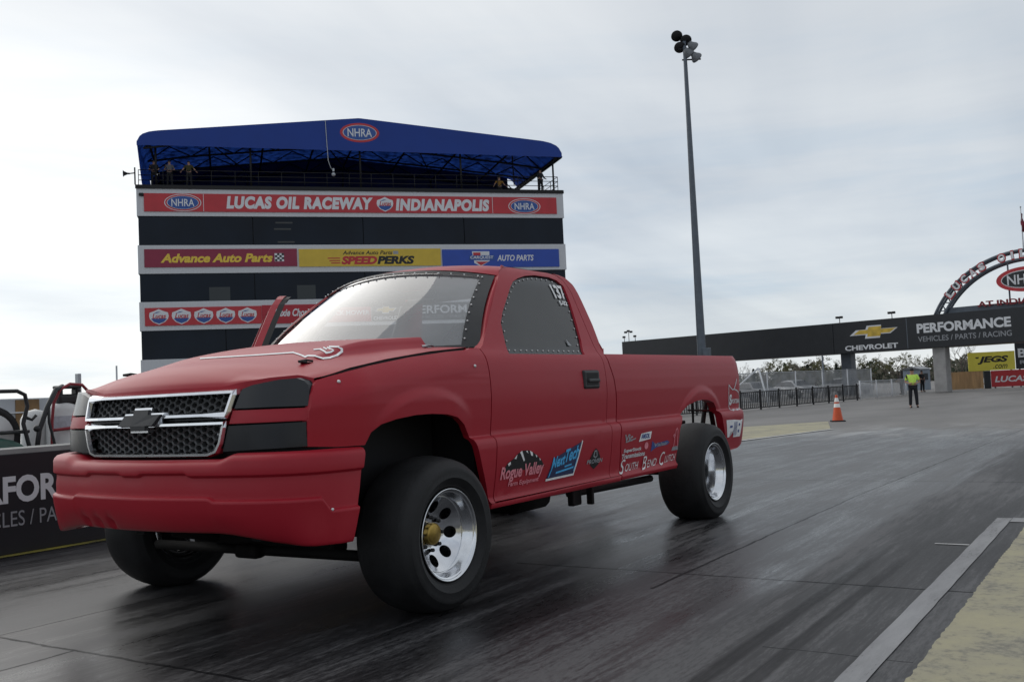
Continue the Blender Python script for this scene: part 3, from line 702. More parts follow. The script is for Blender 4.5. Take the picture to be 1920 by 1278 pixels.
# white outline lettering laid on the bonnet
GLYPH = [[(0.39,-0.242),(0.405,-0.184),(0.353,-0.247),(0.333,-0.311)],[(0.402,-0.192),(0.414,-0.139),(0.366,-0.197),(0.351,-0.254)],[(0.412,-0.146),(0.421,-0.097),(0.377,-0.15),(0.365,-0.203)],[(0.42,-0.104),(0.429,-0.053),(0.388,-0.102),(0.376,-0.156)],[(0.428,-0.06),(0.434,-0.012),(0.395,-0.058),(0.387,-0.108)],[(0.433,-0.019),(0.438,0.027),(0.401,-0.016),(0.395,-0.064)],[(0.437,0.021),(0.441,0.063),(0.406,0.023),(0.401,-0.022)],[(0.44,0.058),(0.442,0.098),(0.409,0.061),(0.405,0.018)],[(0.441,0.093),(0.441,0.132),(0.41,0.096),(0.408,0.055)],[(0.441,0.127),(0.44,0.163),(0.411,0.131),(0.41,0.091)],[(0.44,0.159),(0.438,0.194),(0.41,0.163),(0.411,0.126)],[(0.438,0.189),(0.434,0.219),(0.407,0.19),(0.41,0.158)],[(0.435,0.215),(0.43,0.244),(0.404,0.216),(0.407,0.185)],[(0.431,0.241),(0.425,0.269),(0.399,0.241),(0.404,0.212)],[(0.426,0.266),(0.42,0.293),(0.395,0.266),(0.4,0.237)],[(0.421,0.29),(0.414,0.317),(0.389,0.29),(0.395,0.262)],[(0.416,0.313),(0.409,0.34),(0.384,0.314),(0.39,0.286)],[(0.41,0.336),(0.402,0.362),(0.378,0.337),(0.385,0.31)],[(0.404,0.359),(0.396,0.384),(0.372,0.359),(0.379,0.333)],[(0.397,0.381),(0.389,0.406),(0.365,0.382),(0.373,0.356)],[(0.39,0.403),(0.382,0.428),(0.358,0.404),(0.366,0.378)],[(0.379,0.412),(0.41,0.479),(0.386,0.459),(0.354,0.389)],[(0.407,0.472),(0.434,0.535),(0.41,0.514),(0.381,0.449)],[(0.431,0.526),(0.458,0.576),(0.434,0.557),(0.406,0.506)],[(0.454,0.574),(0.425,0.565),(0.402,0.539),(0.431,0.547)],[(0.431,0.566),(0.415,0.601),(0.4,0.588),(0.404,0.54)],[(0.419,0.598),(0.413,0.65),(0.383,0.625),(0.402,0.584)],[(0.409,0.641),(0.377,0.66),(0.341,0.626),(0.387,0.619)],[(0.381,0.659),(0.293,0.632),(0.283,0.619),(0.348,0.625)],[(0.303,0.637),(0.241,0.616),(0.242,0.608),(0.294,0.619)],[(0.241,0.614),(0.228,0.603),(0.242,0.601),(0.255,0.612)],[(0.23,0.601),(0.222,0.566),(0.254,0.588),(0.243,0.606)],[(0.23,0.573),(0.23,0.542),(0.261,0.57),(0.251,0.593)],[(0.231,0.547),(0.231,0.514),(0.261,0.542),(0.26,0.573)],[(0.319,0.497),(0.304,0.531),(0.284,0.511),(0.299,0.476)],[(0.309,0.526),(0.343,0.59),(0.321,0.574),(0.283,0.506)],[(0.341,0.582),(0.348,0.604),(0.333,0.599),(0.316,0.567)],[(0.345,0.605),(0.314,0.607),(0.306,0.598),(0.335,0.593)],[(0.315,0.607),(0.288,0.602),(0.285,0.592),(0.313,0.598)],[(0.285,0.595),(0.248,0.52),(0.274,0.54),(0.296,0.601)],[(0.276,0.517),(0.305,0.568),(0.285,0.553),(0.255,0.501)]]
gl = MB()
for q in GLYPH: gl.add([(x, y, hood_top(x, y)+.003) for x, y in q], [(0, 1, 2, 3)])
gl.build('bonnet_lettering', WHITE, hood, 'white outlined script lettering')

# ---- grille
GR = empty('grille', (0, 0, 0)); GR.parent = TRUCK
def frontmesh(loop2d, off0, off1):   # prism following the nose; loop in (y,z)
    mb = MB(); n = len(loop2d)
    vs = [(fx(y, z)+off0, y, z) for y, z in loop2d]+[(fx(y, z)+off1, y, z) for y, z in loop2d]
    mb.add(vs, [tuple(range(n)), tuple(range(2*n-1, n-1, -1))]+[(i, (i+1) % n, (i+1) % n+n, i+n) for i in range(n)]); return mb
def frontband(mb, path, wid, off0, off1, closed=False):
    """bar of given width along a (y,z) path, following the nose"""
    P = [Vector(p) for p in path]; N = len(P); sec = []
    for i, p in enumerate(P):
        a = P[(i-1) % N] if (closed or i > 0) else P[i]; b2 = P[(i+1) % N] if (closed or i < N-1) else P[i]
        t = (b2-a).normalized(); n = Vector((-t.y, t.x))
        w0 = wid
        if 0 < i < N-1 or closed:
            t1 = (P[i]-a).normalized(); c = max(.55, abs(t1.dot(t))); w0 = wid/c
        sec.append((p+n*w0/2, p-n*w0/2))
    vs = []
    for o, i_ in sec:
        m = (o+i_)/2
        for q, off in ((o, off0), (o, off1*.55+off0*.45), (o*.75+i_*.25, off1), (o*.25+i_*.75, off1), (i_, off1*.55+off0*.45), (i_, off0)): vs.append((fx(q.x, q.y)+off, q.x, q.y))
    k = 6; fs = []
    rng = N if closed else N-1
    for i in range(rng):
        j = (i+1) % N
        for a in range(k-1): fs.append((i*k+a, i*k+a+1, j*k+a+1, j*k+a))
    mb.add(vs, fs, False)
    if not closed: 
        b = len(mb.v)-len(vs); mb.f.append(tuple(b+a for a in range(k))); mb.f.append(tuple(b+(N-1)*k+a for a in range(k))); mb.sm += [False, False]
def dens(path, n=6, closed=False):
    o = []
    N = len(path)
    for i in range(N if closed else N-1):
        a, b2 = path[i], path[(i+1) % N]
        for k in range(n): o.append((a[0]+(b2[0]-a[0])*k/n, a[1]+(b2[1]-a[1])*k/n))
    if not closed: o.append(path[-1])
    return o
g1 = MB()
frontband(g1, dens([(-.517, 1.082), (.517, 1.082), (.500, .985), (-.500, .985)], 8, True), .023, -.02, .022, True)
low = [(.495, .948), (.470, .86), (.448, .825), (.405, .812), (-.405, .812), (-.448, .825), (-.470, .86), (-.495, .948)]
frontband(g1, dens(low, 5, True), .021, -.02, .018, True)
g1.build('grille_frame', CHROME, GR)
MB().grid(lambda u, v: (fx(-.53+1.06*u, .81+.28*v)-.085, -.53+1.06*u, .80+.29*v), 8, 4, False).build('grille_backing', BLACKM, GR)
ckm = MB()
frontband(ckm, dens([(-.50, .967), (.50, .967)], 10), .012, -.06, -.01)
ckm.build('grille_slot', BLACKP, GR)
def honey(y0, y1, z0, z1, inside):
    mb = MB(); rr = .0235; dz = rr*math.sqrt(3)*.80; dy = rr*1.5
    i = 0; y = y0
    col_ = 0
    while y <= y1:
        z = z0 + (dz/2 if col_ % 2 else 0)
        while z <= z1:
            if inside(y, z):
                oz = .80
                O = [(y+rr*math.cos(a), z+rr*oz*math.sin(a)) for a in [math.pi/3*k for k in range(6)]]
                I = [(y+rr*.74*math.cos(a), z+rr*oz*.74*math.sin(a)) for a in [math.pi/3*k for k in range(6)]]
                J = [(y+rr*.66*math.cos(a), z+rr*oz*.66*math.sin(a)) for a in [math.pi/3*k for k in range(6)]]
                vs = [(fx(*p)-.022, *p) for p in O]+[(fx(*p)-.018, *p) for p in I]+[(fx(*p)-.05, *p) for p in J]
                fs = [(k, (k+1) % 6, 6+(k+1) % 6, 6+k) for k in range(6)]+[(6+k, 6+(k+1) % 6, 12+(k+1) % 6, 12+k) for k in range(6)]
                mb.add(vs, fs)
            z += dz
        y += dy; col_ += 1
    return mb
GM = mat('grille_mesh_grey', (0.085, 0.087, 0.09), 0.35, metal=0.3)
honey(-.50, .50, .998, 1.075, lambda y, z: abs(y) < .49).build('honeycomb_insert', GM, GR)
honey(-.49, .49, .825, .945, lambda y, z: abs(y) < .39+.85*(z-.82)).build('honeycomb_insert', GM, GR)
# cooler pipes behind the lower mesh
ic = MB()
for (y, z) in ((.10, .90), (.16, .905), (.22, .90), (.27, .893), (.41, .90)):
    ic.sphere((.835, y, z), .017, 8)
ic.box((.832, .1, .862), (.012, .55, .007)); ic.box((.832, .05, .842), (.012, .6, .006))
ic.build('intercooler', POLISH, GR)
BT = [(-.155, .948), (-.115, .997), (-.052, .997), (-.052, 1.020), (.052, 1.020), (.052, .997), (.135, .997), (.095, .948), (.048, .948), (.048, .925), (-.056, .925), (-.056, .948)]
BT2 = [(-.174, .941), (-.125, 1.004), (-.062, 1.004), (-.062, 1.029), (.062, 1.029), (.062, 1.004), (.153, 1.004), (.103, .941), (.058, .941), (.058, .917), (-.066, .917), (-.066, .941)]
em = frontmesh(BT2, .0, .030).build('emblem', CHROME, GR); frontmesh(BT, .02, .040).build('emblem_face', mat('emblem_black', (0.02, 0.021, 0.024), 0.5), em)
# ---- lamps and the red strips between them
HI = [(0.548, 1.080), (0.555, 1.092), (0.605, 1.107), (0.718, 1.124), (0.788, 1.127), (0.812, 1.116), (0.830, 1.096), (0.837, 1.063), (0.841, 1.006), (0.719, 1.008), (0.531, 1.008)]
BA = [(0.522, 1.000), (0.842, .998), (0.842, .944), (0.515, .943)]
LO = [(0.512, .934), (0.684, .936), (0.842, .938), (0.840, .834), (0.680, .830), (0.476, .824)]
def nose_patch(loop2d, off, s):
    bm = bmesh.new(); vs = [bm.verts.new((0, y*s, z)) for y, z in loop2d]; f = bm.faces.new(vs)
    bmesh.ops.triangulate(bm, faces=[f])
    for k in range(1, 14):
        y = s*(.45+.035*k)
        bmesh.ops.bisect_plane(bm, geom=list(bm.verts)+list(bm.edges)+list(bm.faces), plane_co=(0, y, 0), plane_no=(0, 1, 0), dist=1e-5)
    for k in range(1, 10):
        bmesh.ops.bisect_plane(bm, geom=list(bm.verts)+list(bm.edges)+list(bm.faces), plane_co=(0, 0, .82+.032*k), plane_no=(0, 0, 1), dist=1e-5)
    bmesh.ops.remove_doubles(bm, verts=bm.verts, dist=2e-4)
    bound = [e for e in bm.edges if len(e.link_faces) == 1]
    r = bmesh.ops.extrude_edge_only(bm, edges=bound); nv = {v for v in r['geom'] if isinstance(v, bmesh.types.BMVert)}
    front = {f for f in bm.faces if not any(v in nv for v in f.verts)}
    for f in front: f.smooth = True
    for v in bm.verts:
        y, z = v.co.y, v.co.z
        bul = .010*(1-((abs(y)-.7)/.25)**2) - .05*max(0, (abs(y)-.77)/.09)**2*.4
        v.co.x = fx(y, z)+off+bul - (.04 if v in nv else 0)
    bmesh.ops.recalc_face_normals(bm, faces=bm.faces)
    bmesh.ops.split_edges(bm, edges=bound)
    me = bpy.data.meshes.new('p'); bm.to_mesh(me); bm.free(); return me
for s in (1, -1):
    link('headlight', nose_patch(HI, 0.0, s), LAMP, TRUCK); link('lamp_strip', nose_patch(BA, -.003, s), RED, TRUCK); link('signal_lamp', nose_patch(LO, 0.0, s), LAMP, TRUCK)
    MB().grid(lambda u, v, s=s: (fx(s*(.48+.37*u), .8+.3*v)-.06, s*(.48+.37*u), .80+.31*v), 6, 4, False).build('lamp_backing', BLACKM, TRUCK)

# ---- front bumper
BP = [(0, 1.005), (.18, .998), (.36, .975), (.52, .95), (.66, .918), (.76, .885), (.84, .840), (.90, .785), (.938, .715), (.962, .62), (.975, .505)]
def bump_plan(t):      # t in -1..1
    s = 1 if t >= 0 else -1; q = abs(t)*(len(BP)-1); i = min(int(q), len(BP)-2); f = q-i
    def cr(a, b, c, d, f): return .5*((2*b)+(-a+c)*f+(2*a-5*b+4*c-d)*f*f+(-a+3*b-3*c+d)*f**3)
    P = lambda k: BP[max(0, min(len(BP)-1, k))] if k >= 0 else (-BP[-k][0], BP[-k][1])
    y = cr(P(i-1)[0], P(i)[0], P(i+1)[0], P(i+2)[0], f); x = cr(P(i-1)[1], P(i)[1], P(i+1)[1], P(i+2)[1], f)
    return s*y, x
def notch(ay, lo, hi, a, b, wd=.03): return a+(b-a)*sstep((ay-lo)/wd)
def bumper_fn(u, v):
    t = -1+2*v; y, x = bump_plan(t); y2, x2 = bump_plan(min(1, t+.01)); y1, x1 = bump_plan(max(-1, t-.01))
    n = Vector((y2-y1, -(x2-x1))).normalized() if True else None   # outward (x,y) = (dy,-dx)
    nx, nyy = n.x, n.y
    ay = abs(y)
    ztop = .793+.025*sstep((ay-.50)/.10) if x > .85 else .818
    zc1 = .737 - .010*(1-sstep((ay-.055)/.03)) - .0*ay
    zc1 = zc1+ (-.012)*sstep((ay-.34)/.03)
    zc2 = .632 - .014*sstep((ay-.47)/.03)
    far = sstep((ay-.925)/.02)
    zc2 -= .055*far
    zbot = .474 - .057*sstep((ay-.45)/.52)
    sc = 0.0
    for k in (-.42, -.30, -.18): sc = max(sc, 1-min(1, abs(y-k)/.032))
    k_ = 1-.75*sstep((ay-.80)/.12)
    rows = [(ztop-.012, -.16), (ztop-.002, -.10), (ztop, -.05), (ztop-.007, -.020), (ztop-.020, -.006), (ztop-.034, -.001), (zc1+.010, .0), (zc1+.003, -.001), (zc1-.001, -.004), (zc1-.006, -.014), (zc1-.010, -.016), (zc1-.03, -.015), ((zc1+zc2)/2, -.012), (zc2+.022, -.0125), (zc2+.012, -.012), (zc2+.006, -.0115),
            (zc2, .002), (zc2-.005, .005), (zc2-.012, .005), (zc2-.05, .0), ((zc2+zbot)/2-.01, -.010*k_), (zbot+.045, -(.022+.018*sstep(sc*2))*k_), (zbot+.015, -(.036+.015*sstep(sc*2))*k_), (zbot+.003, -.05*k_), (zbot, -.065*k_), (zbot+.006, -.10)]
    q = u*(len(rows)-1); i = min(int(q+1e-6), len(rows)-2); f = q-i
    z = rows[i][0]+(rows[i+1][0]-rows[i][0])*f; o = rows[i][1]+(rows[i+1][1]-rows[i][1])*f
    if ay > .9 : o = max(o, -.10)
    tip = 0.035*sstep((.6-x)/.1)*(1-u)*0
    return (x+nx*o + tip + .095*max(0, (.818-z)/.40)*sstep((.72-x)/.2), y+nyy*o, z)
bm_ = MB()
for r0, r1 in ((0, 7), (7, 10), (10, 15), (15, 16), (16, 18), (18, 25)): bm_.grid(lambda u, v, a=r0, b2=r1: bumper_fn((a+(b2-a)*u)/25.0, v), r1-r0, 190)
bm_.mesh; bmp = bm_.build('front_bumper', RED, TRUCK)
bv = MB(); bv.sphere((.70, .944, .565), .008, 6); bv.build_each('bolt', GLINT, bmp)
fb = MB()
for (x, z) in ((.584, 1.104), (-.368, 1.167)):
    for s in (1, -1): fb.sphere((x, s*(prof(x, z, 'fender')+.001), z), .009, 6)
fb.build_each('fender_bolt', GLINT, TRUCK)

# ---- dark inner volumes, chassis, running gear
inn = MB()
inn.box((.16, 0, .90), (1.14, 1.20, .44)); inn.box((-.46, 0, .86), (.05, 1.76, .78)); inn.box((-1.2, 0, .485), (1.45, 1.74, .04))
for s in (-1, 1): inn.box((.06, s*.63, .80), (.9, .03, .5)); inn.box((.70, s*.66, .70), (.10, .10, .12))
inn.build('engine_bay', BLACKM, TRUCK)
fr = MB()
for s in (-1, 1):
    fr.box((.15, s*.42, .47), (1.0, .07, .14), bev=.01); fr.box((-1.2, s*.42, .43), (2.5, .07, .13), bev=.01); fr.tube([(-2.4, s*.42, .45), (-3.0, s*.45, .72), (-3.8, s*.45, .72), (-4.35, s*.45, .62)], .04, 10)
    fr.tube([(-2.2, s*.42, .42), (-3.32, s*.52, .36)], .028, 8); fr.tube([(-2.2, s*.42, .30), (-3.32, s*.52, .30)], .028, 8)
    fr.box((-2.14, s*.50, .36), (.12, .05, .26), bev=.01); fr.box((-2.22, s*.58, .34), (.03, .05, .22), bev=.008)
    fr.tube([(-3.3, s*.40, .42), (-3.42, s*.30, 1.02)], .03, 10); fr.tube([(-3.6, s*.45, .66), (-3.5, s*.34, 1.05)], .018, 8)
    fr.tube([(-2.6, s*.60, 1.05), (-3.4, s*.66, 1.06), (-4.2, s*.60, 1.02)], .018, 8)
    fr.tube([(-3.05, s*.6, .78), (-3.45, s*.34, 1.08)], .016, 8); fr.tube([(-3.75, s*.55, .74), (-3.42, s*.34, 1.06)], .016, 8)
for x, z in ((-2.2, .42), (-3.1, .74), (-3.8, .72), (-4.3, .62)): fr.tube([(x, -.45, z), (x, .45, z)], .032, 10)
fr.tube([(-3.42, -.66, 1.05), (-3.42, .66, 1.05)], .02, 8)
for s in (-1, 1):
    fr.tube([(-3.70, s*.80, .55), (-3.97, s*.80, 1.14)], .020, 8); fr.tube([(-4.03, s*.80, .55), (-3.85, s*.80, 1.14)], .022, 8); fr.tube([(-3.52, s*.82, .70), (-3.55, s*.82, 1.14)], .010, 8); fr.tube([(-3.44, s*.82, .82), (-3.9, s*.82, .80)], .008, 8); fr.tube([(-4.06, s*.8, .98), (-4.24, s*.8, .60)], .014, 8)
fr.tube([(-3.05, -.5, .74), (-4.1, .5, .70)], .018, 8)
fr.build('chassis', BLACKM, TRUCK)
ax = MB(); ax.tube([(0, -.78, .372), (0, .78, .372)], .045, 12); ax.sphere((0, -.66, .33), .13, 10, (.9, .8, .9))
ax.tube([(.12, -.7, .40), (.12, .72, .43)], .02, 8); ax.tube([(.22, -.6, .47), (.16, .68, .43)], .018, 8)
ax.box((.05, .22, .40), (.16, .16, .16), bev=.03); ax.tube([(.30, -.74, .285), (.30, .74, .295)], .026, 10); ax.box((.24, .05, .335), (.12, 1.0, .09), bev=.02); ax.box((.33, .02, .29), (.08, .16, .07), bev=.02); ax.tube([(.12, -.2, .30), (.5, -.35, .40)], .03, 8)
for s in (-1, 1): ax.tube([(0, s*.62, .42), (-.05, s*.55, .95)], .035, 10); ax.box((0, s*.70, .37), (.12, .06, .24), bev=.03)
fa = ax.build('front_axle', UNDER, TRUCK)
MB().lathe([(0, .085), (.02, .082), (.035, .065), (.045, .03), (.046, 0)], (.105, -.66, .315), 'X', 20).build('differential_cover', CHROME, fa)
ra = MB(); ra.tube([(-3.378, -.8, .372), (-3.378, .8, .372)], .05, 12); ra.sphere((-3.378, 0, .372), .19, 10, (.95, .8, 1)); ra.tube([(-3.2, 0, .37), (-1.4, .05, .42)], .045, 10)
ra.build('rear_axle', UNDER, TRUCK)
pn = MB(); pn.box((-.35, .05, .42), (.9, .36, .22), bev=.05); pn.box((-1.1, .1, .42), (.7, .3, .18), bev=.05); pn.tube([(-.5, .5, .40), (-1.9, .55, .38)], .045, 10); pn.tube([(-1.15, .62, .37), (-1.5, .62, .37)], .075, 12)
pn.build('gearbox', UNDER, TRUCK)

# ---- interior: dash, seat, roll cage
it = MB(); it.box((-.72, 0, 1.17), (.34, 1.60, .16), bev=.05); it.build('dashboard', BLACKM, TRUCK)
st = MB(); st.box((-1.42, .38, .72), (.5, .46, .16), bev=.05); st.box((-1.66, .38, 1.08), (.14, .48, .70), bev=.05, ry=-.15)
for s in (-1, 1): st.box((-1.62, .38+s*.22, 1.42), (.16, .06, .22), bev=.02)
st.build('racing_seat', BLACKM, TRUCK)
CAGE = mat('roll_cage_grey', (0.035, 0.037, 0.042), 0.5)
rc = MB()
for s in (-1, 1):
    rc.tube([(-.62, s*.78, .6), (-.66, s*.76, 1.22), (-1.06, s*.60, 1.66), (-1.70, s*.58, 1.70)], .024, 10); rc.tube([(-1.70, s*.80, .5), (-1.70, s*.74, 1.3), (-1.70, s*.58, 1.66), (-1.70, s*.50, 1.70)], .024, 10)
rc.tube([(-1.70, -.52, 1.70), (-1.70, .52, 1.70)], .024, 10); rc.tube([(-1.06, -.58, 1.66), (-1.06, .58, 1.66)], .024, 10); rc.tube([(-1.70, .56, 1.68), (-1.70, -.70, .9)], .024, 10)
rc.tube([(-1.70, -.75, 1.15), (-1.70, .75, 1.15)], .022, 10)
rc.build('roll_cage', CAGE, TRUCK)
sw = MB()
sw.lathe([(.012*math.cos(a), .165+.012*math.sin(a)) for a in [2*math.pi*k/8 for k in range(8)]], (0, 0, 0), 'X', 24, closed=True)
sw.tube([(0, -.16, 0), (0, .16, 0)], .010, 8); sw.tube([(0, 0, 0), (.25, 0, -.05)], .02, 8)
o = sw.build('steering_wheel', BLACKM, TRUCK); o.location = (-1.02, .38, 1.17); o.rotation_euler = (0, R_(20), 0)

# ---- wheels
def wheel(x, ycen, side, width, depth, front):
    """wheel in truck coordinates; side=+1 faces +Y"""
    rt = .377; zc_ = .362 if front else .352; rim = .2185; hw = width/2
    W = empty('wheel', (x, ycen, zc_)); W.parent = TRUCK
    pf = []
    # (offset along outward axis, radius): inner bead -> tread -> outer bead
    half = [(hw-.035, .205), (hw-.03, .222), (hw-.020, .2285), (hw-.017, .231), (hw-.019, .2335), (hw-.012, .238), (hw+.003, .266), (hw+.0065, .268), (hw+.0065, .271), (hw+.005, .273), (hw+.010, .300), (hw+.005, .317), (hw+.004, .3195), (hw+.001, .321), (hw-.012, .341), (hw-.030, .353), (hw-.055, .3605), (hw-.095, .368), (0, .3745)]
    pf = half + [(-a, r) for a, r in half[-2::-1]]
    tm = MB(); tm.lathe([(a*side, r) for a, r in pf], (0, 0, 0), 'Y', 72)
    for i, (px_, py_, pz_) in enumerate(tm.v):     # flattened contact patch with a slight bulge
        if pz_ < -zc_+.0015:
            tm.v[i] = (px_, py_, -zc_+.0015)
    tm.build('tyre', RUBBER, W)
    fo = hw-.028; od = .058 if front else .15
    rp = [(fo, .200), (fo+.006, .2185), (fo+.012, .2195), (fo+.014, .215), (fo+.006, .208), (fo-.012, .203), (fo-.02, .196), (fo-.042, .192), (fo-.05, .184), (fo-.055, .181), (fo-od+.01, .177), (fo-od-.012, .172), (-hw+.04, .172), (-hw+.03, .21)]
    rm = MB(); rm.lathe([(a*side, r) for a, r in rp], (0, 0, 0), 'Y', 64); rm.build('rim', POLISH, W)
    # disc with round holes
    bm = bmesh.new()
    def circ(cx_, cz_, r, n):
        v = [bm.verts.new((cx_+r*math.cos(2*math.pi*k/n), 0, cz_+r*math.sin(2*math.pi*k/n))) for k in range(n)]
        for k in range(n): bm.edges.new((v[k], v[(k+1) % n]))
        return v
    circ(0, 0, .1745, 64); circ(0, 0, .052, 32)
    nh = 8 if front else 5; hr = .029 if front else .029; rc_ = .128
    for k in range(nh):
        a = 2*math.pi*k/nh+.06; circ(rc_*math.cos(a), rc_*math.sin(a), hr, 18)
    bmesh.ops.triangle_fill(bm, use_beauty=True, edges=list(bm.edges))
    for k in range(1, 12):
        for pn_ in ((1, 0, 0), (0, 0, 1)):
            o_ = -.18+.03*k; bmesh.ops.bisect_plane(bm, geom=list(bm.verts)+list(bm.edges)+list(bm.faces), plane_co=tuple(o_*q for q in pn_), plane_no=pn_, dist=1e-5)
    for f in bm.faces: f.smooth = True
    hole_e = [e for e in bm.edges if len(e.link_faces) == 1]
    def zdisc(r): return fo-depth+(depth-od)*max(0.0, (r-.075)/.0995)**1.3
    bound = [e for e in bm.edges if len(e.link_faces) == 1]
    ex = bmesh.ops.extrude_edge_only(bm, edges=bound); nv = {v for v in ex['geom'] if isinstance(v, bmesh.types.BMVert)}
    for v in bm.verts:
        r = math.hypot(v.co.x, v.co.z); v.co.y = side*(zdisc(r) - (.03 if v in nv else 0))
    bmesh.ops.recalc_face_normals(bm, faces=bm.faces); bmesh.ops.split_edges(bm, edges=hole_e)
    me = bpy.data.meshes.new('d'); bm.to_mesh(me); bm.free()
    disc = link('wheel_disc', me, POLISH, W)
    bk = MB(); bk.lathe([(side*(fo-depth-.055), .0), (side*(fo-depth-.055), .172)], (0, 0, 0), 'Y', 32); bk.build('brake_drum', BLACKM, W)
    hb = MB()
    if front:
        hb.lathe([(side*(fo-depth+.005), .053), (side*(fo-depth+.026), .053), (side*(fo-depth+.033), .049), (side*(fo-depth+.035), .040), (side*(fo-depth+.037), 0)], (0, 0, 0), 'Y', 32); hb.build('hub_cap', GOLD, W)
    else:
        hb.lathe([(side*(fo-depth+.01), .06), (side*(fo-depth+.05), .058), (side*(fo-depth+.055), .04), (side*(fo-depth+.07), .038), (side*(fo-depth+.072), 0)], (0, 0, 0), 'Y', 32); hb.build('hub_cap', BLACKP, W)
    nu = MB()
    for k in range(8 if front else 6):
        a = 2*math.pi*k/(8 if front else 6); r = .078
        nu.lathe([(side*(fo-depth+.008), .010), (side*(fo-depth+.022), .010), (side*(fo-depth+.026), .006), (side*(fo-depth+.026), 0)], (r*math.cos(a), 0, r*math.sin(a)), 'Y', 6, smooth=False)
    nu.build_each('wheel_nut', BLACKP, W)
    return W
wheel(0, .892, 1, .315, .115, True); wheel(0, -1.01, -1, .315, .115, True)
wheel(-3.378, .885, 1, .34, .19, False); wheel(-3.378, -.90, -1, .34, .19, False)

# ---- decals on the driver's side: u runs backwards (-X), follow the panel surface 2-3 mm proud
class Decal:
    def __init__(s, kind, off=.003): s.mb = MB(); s.kind = kind; s.off = off
    def _p(s, u, z): return (-u, prof(-u, z, s.kind)+s.off, z)
    def text(s, t, u0, u1, z0, z1, bold=.0, shear=0.0, slope=0.0):
        vs, fs = text2d(t, bold, shear)
        s.mb.add([s._p(u0+a*(u1-u0), z0+b*(z1-z0)+slope*a) for a, b in vs], fs); return s
    def poly(s, loop):
        bm = bmesh.new(); f = bm.faces.new([bm.verts.new((x, 0, z)) for x, z in loop]); bmesh.ops.triangulate(bm, faces=[f])
        zs = [p[1] for p in loop]
        k = math.ceil(min(zs)/.025)*.025
        while k < max(zs):
            bmesh.ops.bisect_plane(bm, geom=list(bm.verts)+list(bm.edges)+list(bm.faces), plane_co=(0, 0, k), plane_no=(0, 0, 1), dist=1e-5); k += .025
        bm.verts.index_update()
        s.mb.add([s._p(v.co.x, v.co.z) for v in bm.verts], [[v.index for v in f.verts] for f in bm.faces]); bm.free(); return s
    def ell(s, cu, cz, ru, rz, n=24): return s.poly([(cu+ru*math.cos(2*math.pi*k/n), cz+rz*math.sin(2*math.pi*k/n)) for k in range(n)])
    def line(s, pts, t):
        for (xa, za), (xb, zb) in zip(pts[:-1], pts[1:]):
            d = Vector((xb-xa, zb-za)); L = d.length or 1e-6; d /= L; nx, nz = -d.y*t/2, d.x*t/2
            xa2, za2, xb2, zb2 = xa-d.x*t*.4, za-d.y*t*.4, xb+d.x*t*.4, zb+d.y*t*.4
            s.poly([(xa2+nx, za2+nz), (xb2+nx, zb2+nz), (xb2-nx, zb2-nz), (xa2-nx, za2-nz)])
        return s
    def build(s, name, m, parent, label=None):
        me = bpy.data.meshes.new(name); me.from_pydata(s.mb.v, [], s.mb.f); me.update(); return link(name, me, m, parent, label)
DL = DOORS[1]
dm = Decal('side', .002).poly([(.545, .60), (.60, .648), (.655, .668), (.70, .693), (.75, .705), (.80, .703), (.85, .688), (.90, .665), (.95, .635), (.985, .60)])
dm.build('sticker', BLACKM, DL, 'black mountain sticker with pink script')
dw = Decal('side', .0035)
for a in ([(.715, .698), (.735, .705), (.768, .652), (.758, .645)], [(.60, .645), (.625, .655), (.63, .642), (.61, .632)], [(.66, .668), (.69, .688), (.68, .665)], [(.775, .70), (.79, .702), (.80, .685)], [(.815, .70), (.845, .688), (.85, .668), (.83, .672)], [(.875, .675), (.895, .665), (.89, .655)], [(.92, .652), (.935, .642), (.928, .635)]): dw.poly(a)
dw.build('sticker_print', WHITE, DL)
dp = Decal('side', .0045).text('Rogue Valley', .535, .975, .545, .632, .03, .15); dp.text('Farm Equipment', .62, .93, .515, .548, .02, .1); dp.build('sticker_lettering', PINK, DL)
dn = Decal('side', .002).poly([(1.015, .520), (1.082, .632), (1.41, .712), (1.328, .522)]); dn.build('sticker', NAVY, DL, 'blue slanted parallelogram sticker')
Decal('side', .0035).line([(1.015, .518), (1.328, .522), (1.41, .712)], .012).build('sticker_border', WHITE, DL)
dt_ = Decal('side', .0045)
dt_.text('Next', 1.06, 1.215, .575, .640, .03, .35, .018); dt_.text('Tech', 1.215, 1.375, .600, .675, .03, .35, .018); dt_.line([(1.12, .550), (1.315, .566)], .011); dt_.line([(1.215, .578), (1.29, .585)], .010)
dt_.line([(1.04, .535), (1.09, .615)], .008); dt_.line([(1.325, .545), (1.375, .66)], .007)
dt_.build('sticker_lettering', CYAN, DL)
pv = Decal('side', .002).poly([(1.525, .600), (1.555, .635), (1.59, .657), (1.625, .637), (1.655, .60), (1.64, .555), (1.585, .530), (1.535, .555)]); pv.build('sticker', BLACKM, DL, 'small dark badge sticker with white lettering')
pw = Decal('side', .0035).text('PROVEN', 1.485, 1.685, .566, .592, .03, .1); pw.line([(1.565, .61), (1.575, .64), (1.60, .64), (1.61, .61), (1.59, .60), (1.565, .61)], .009); pw.build('sticker_lettering', GREYV, DL)
# race number on the glass
W1 = [c for c in DL.children if c.name.startswith('window')][0]
nm = Decal('side', -.006); nm.text('137', 1.605, 1.755, 1.605, 1.70, .035, .0); nm.text('S-02', 1.625, 1.722, 1.562, 1.592, .035); nm.build('race_number', WHITE, W1)
ar = Decal('side', -.006).poly([(1.485, 1.295), (1.525, 1.295), (1.495, 1.335)]); ar.build('sticker', GREYV, W1)
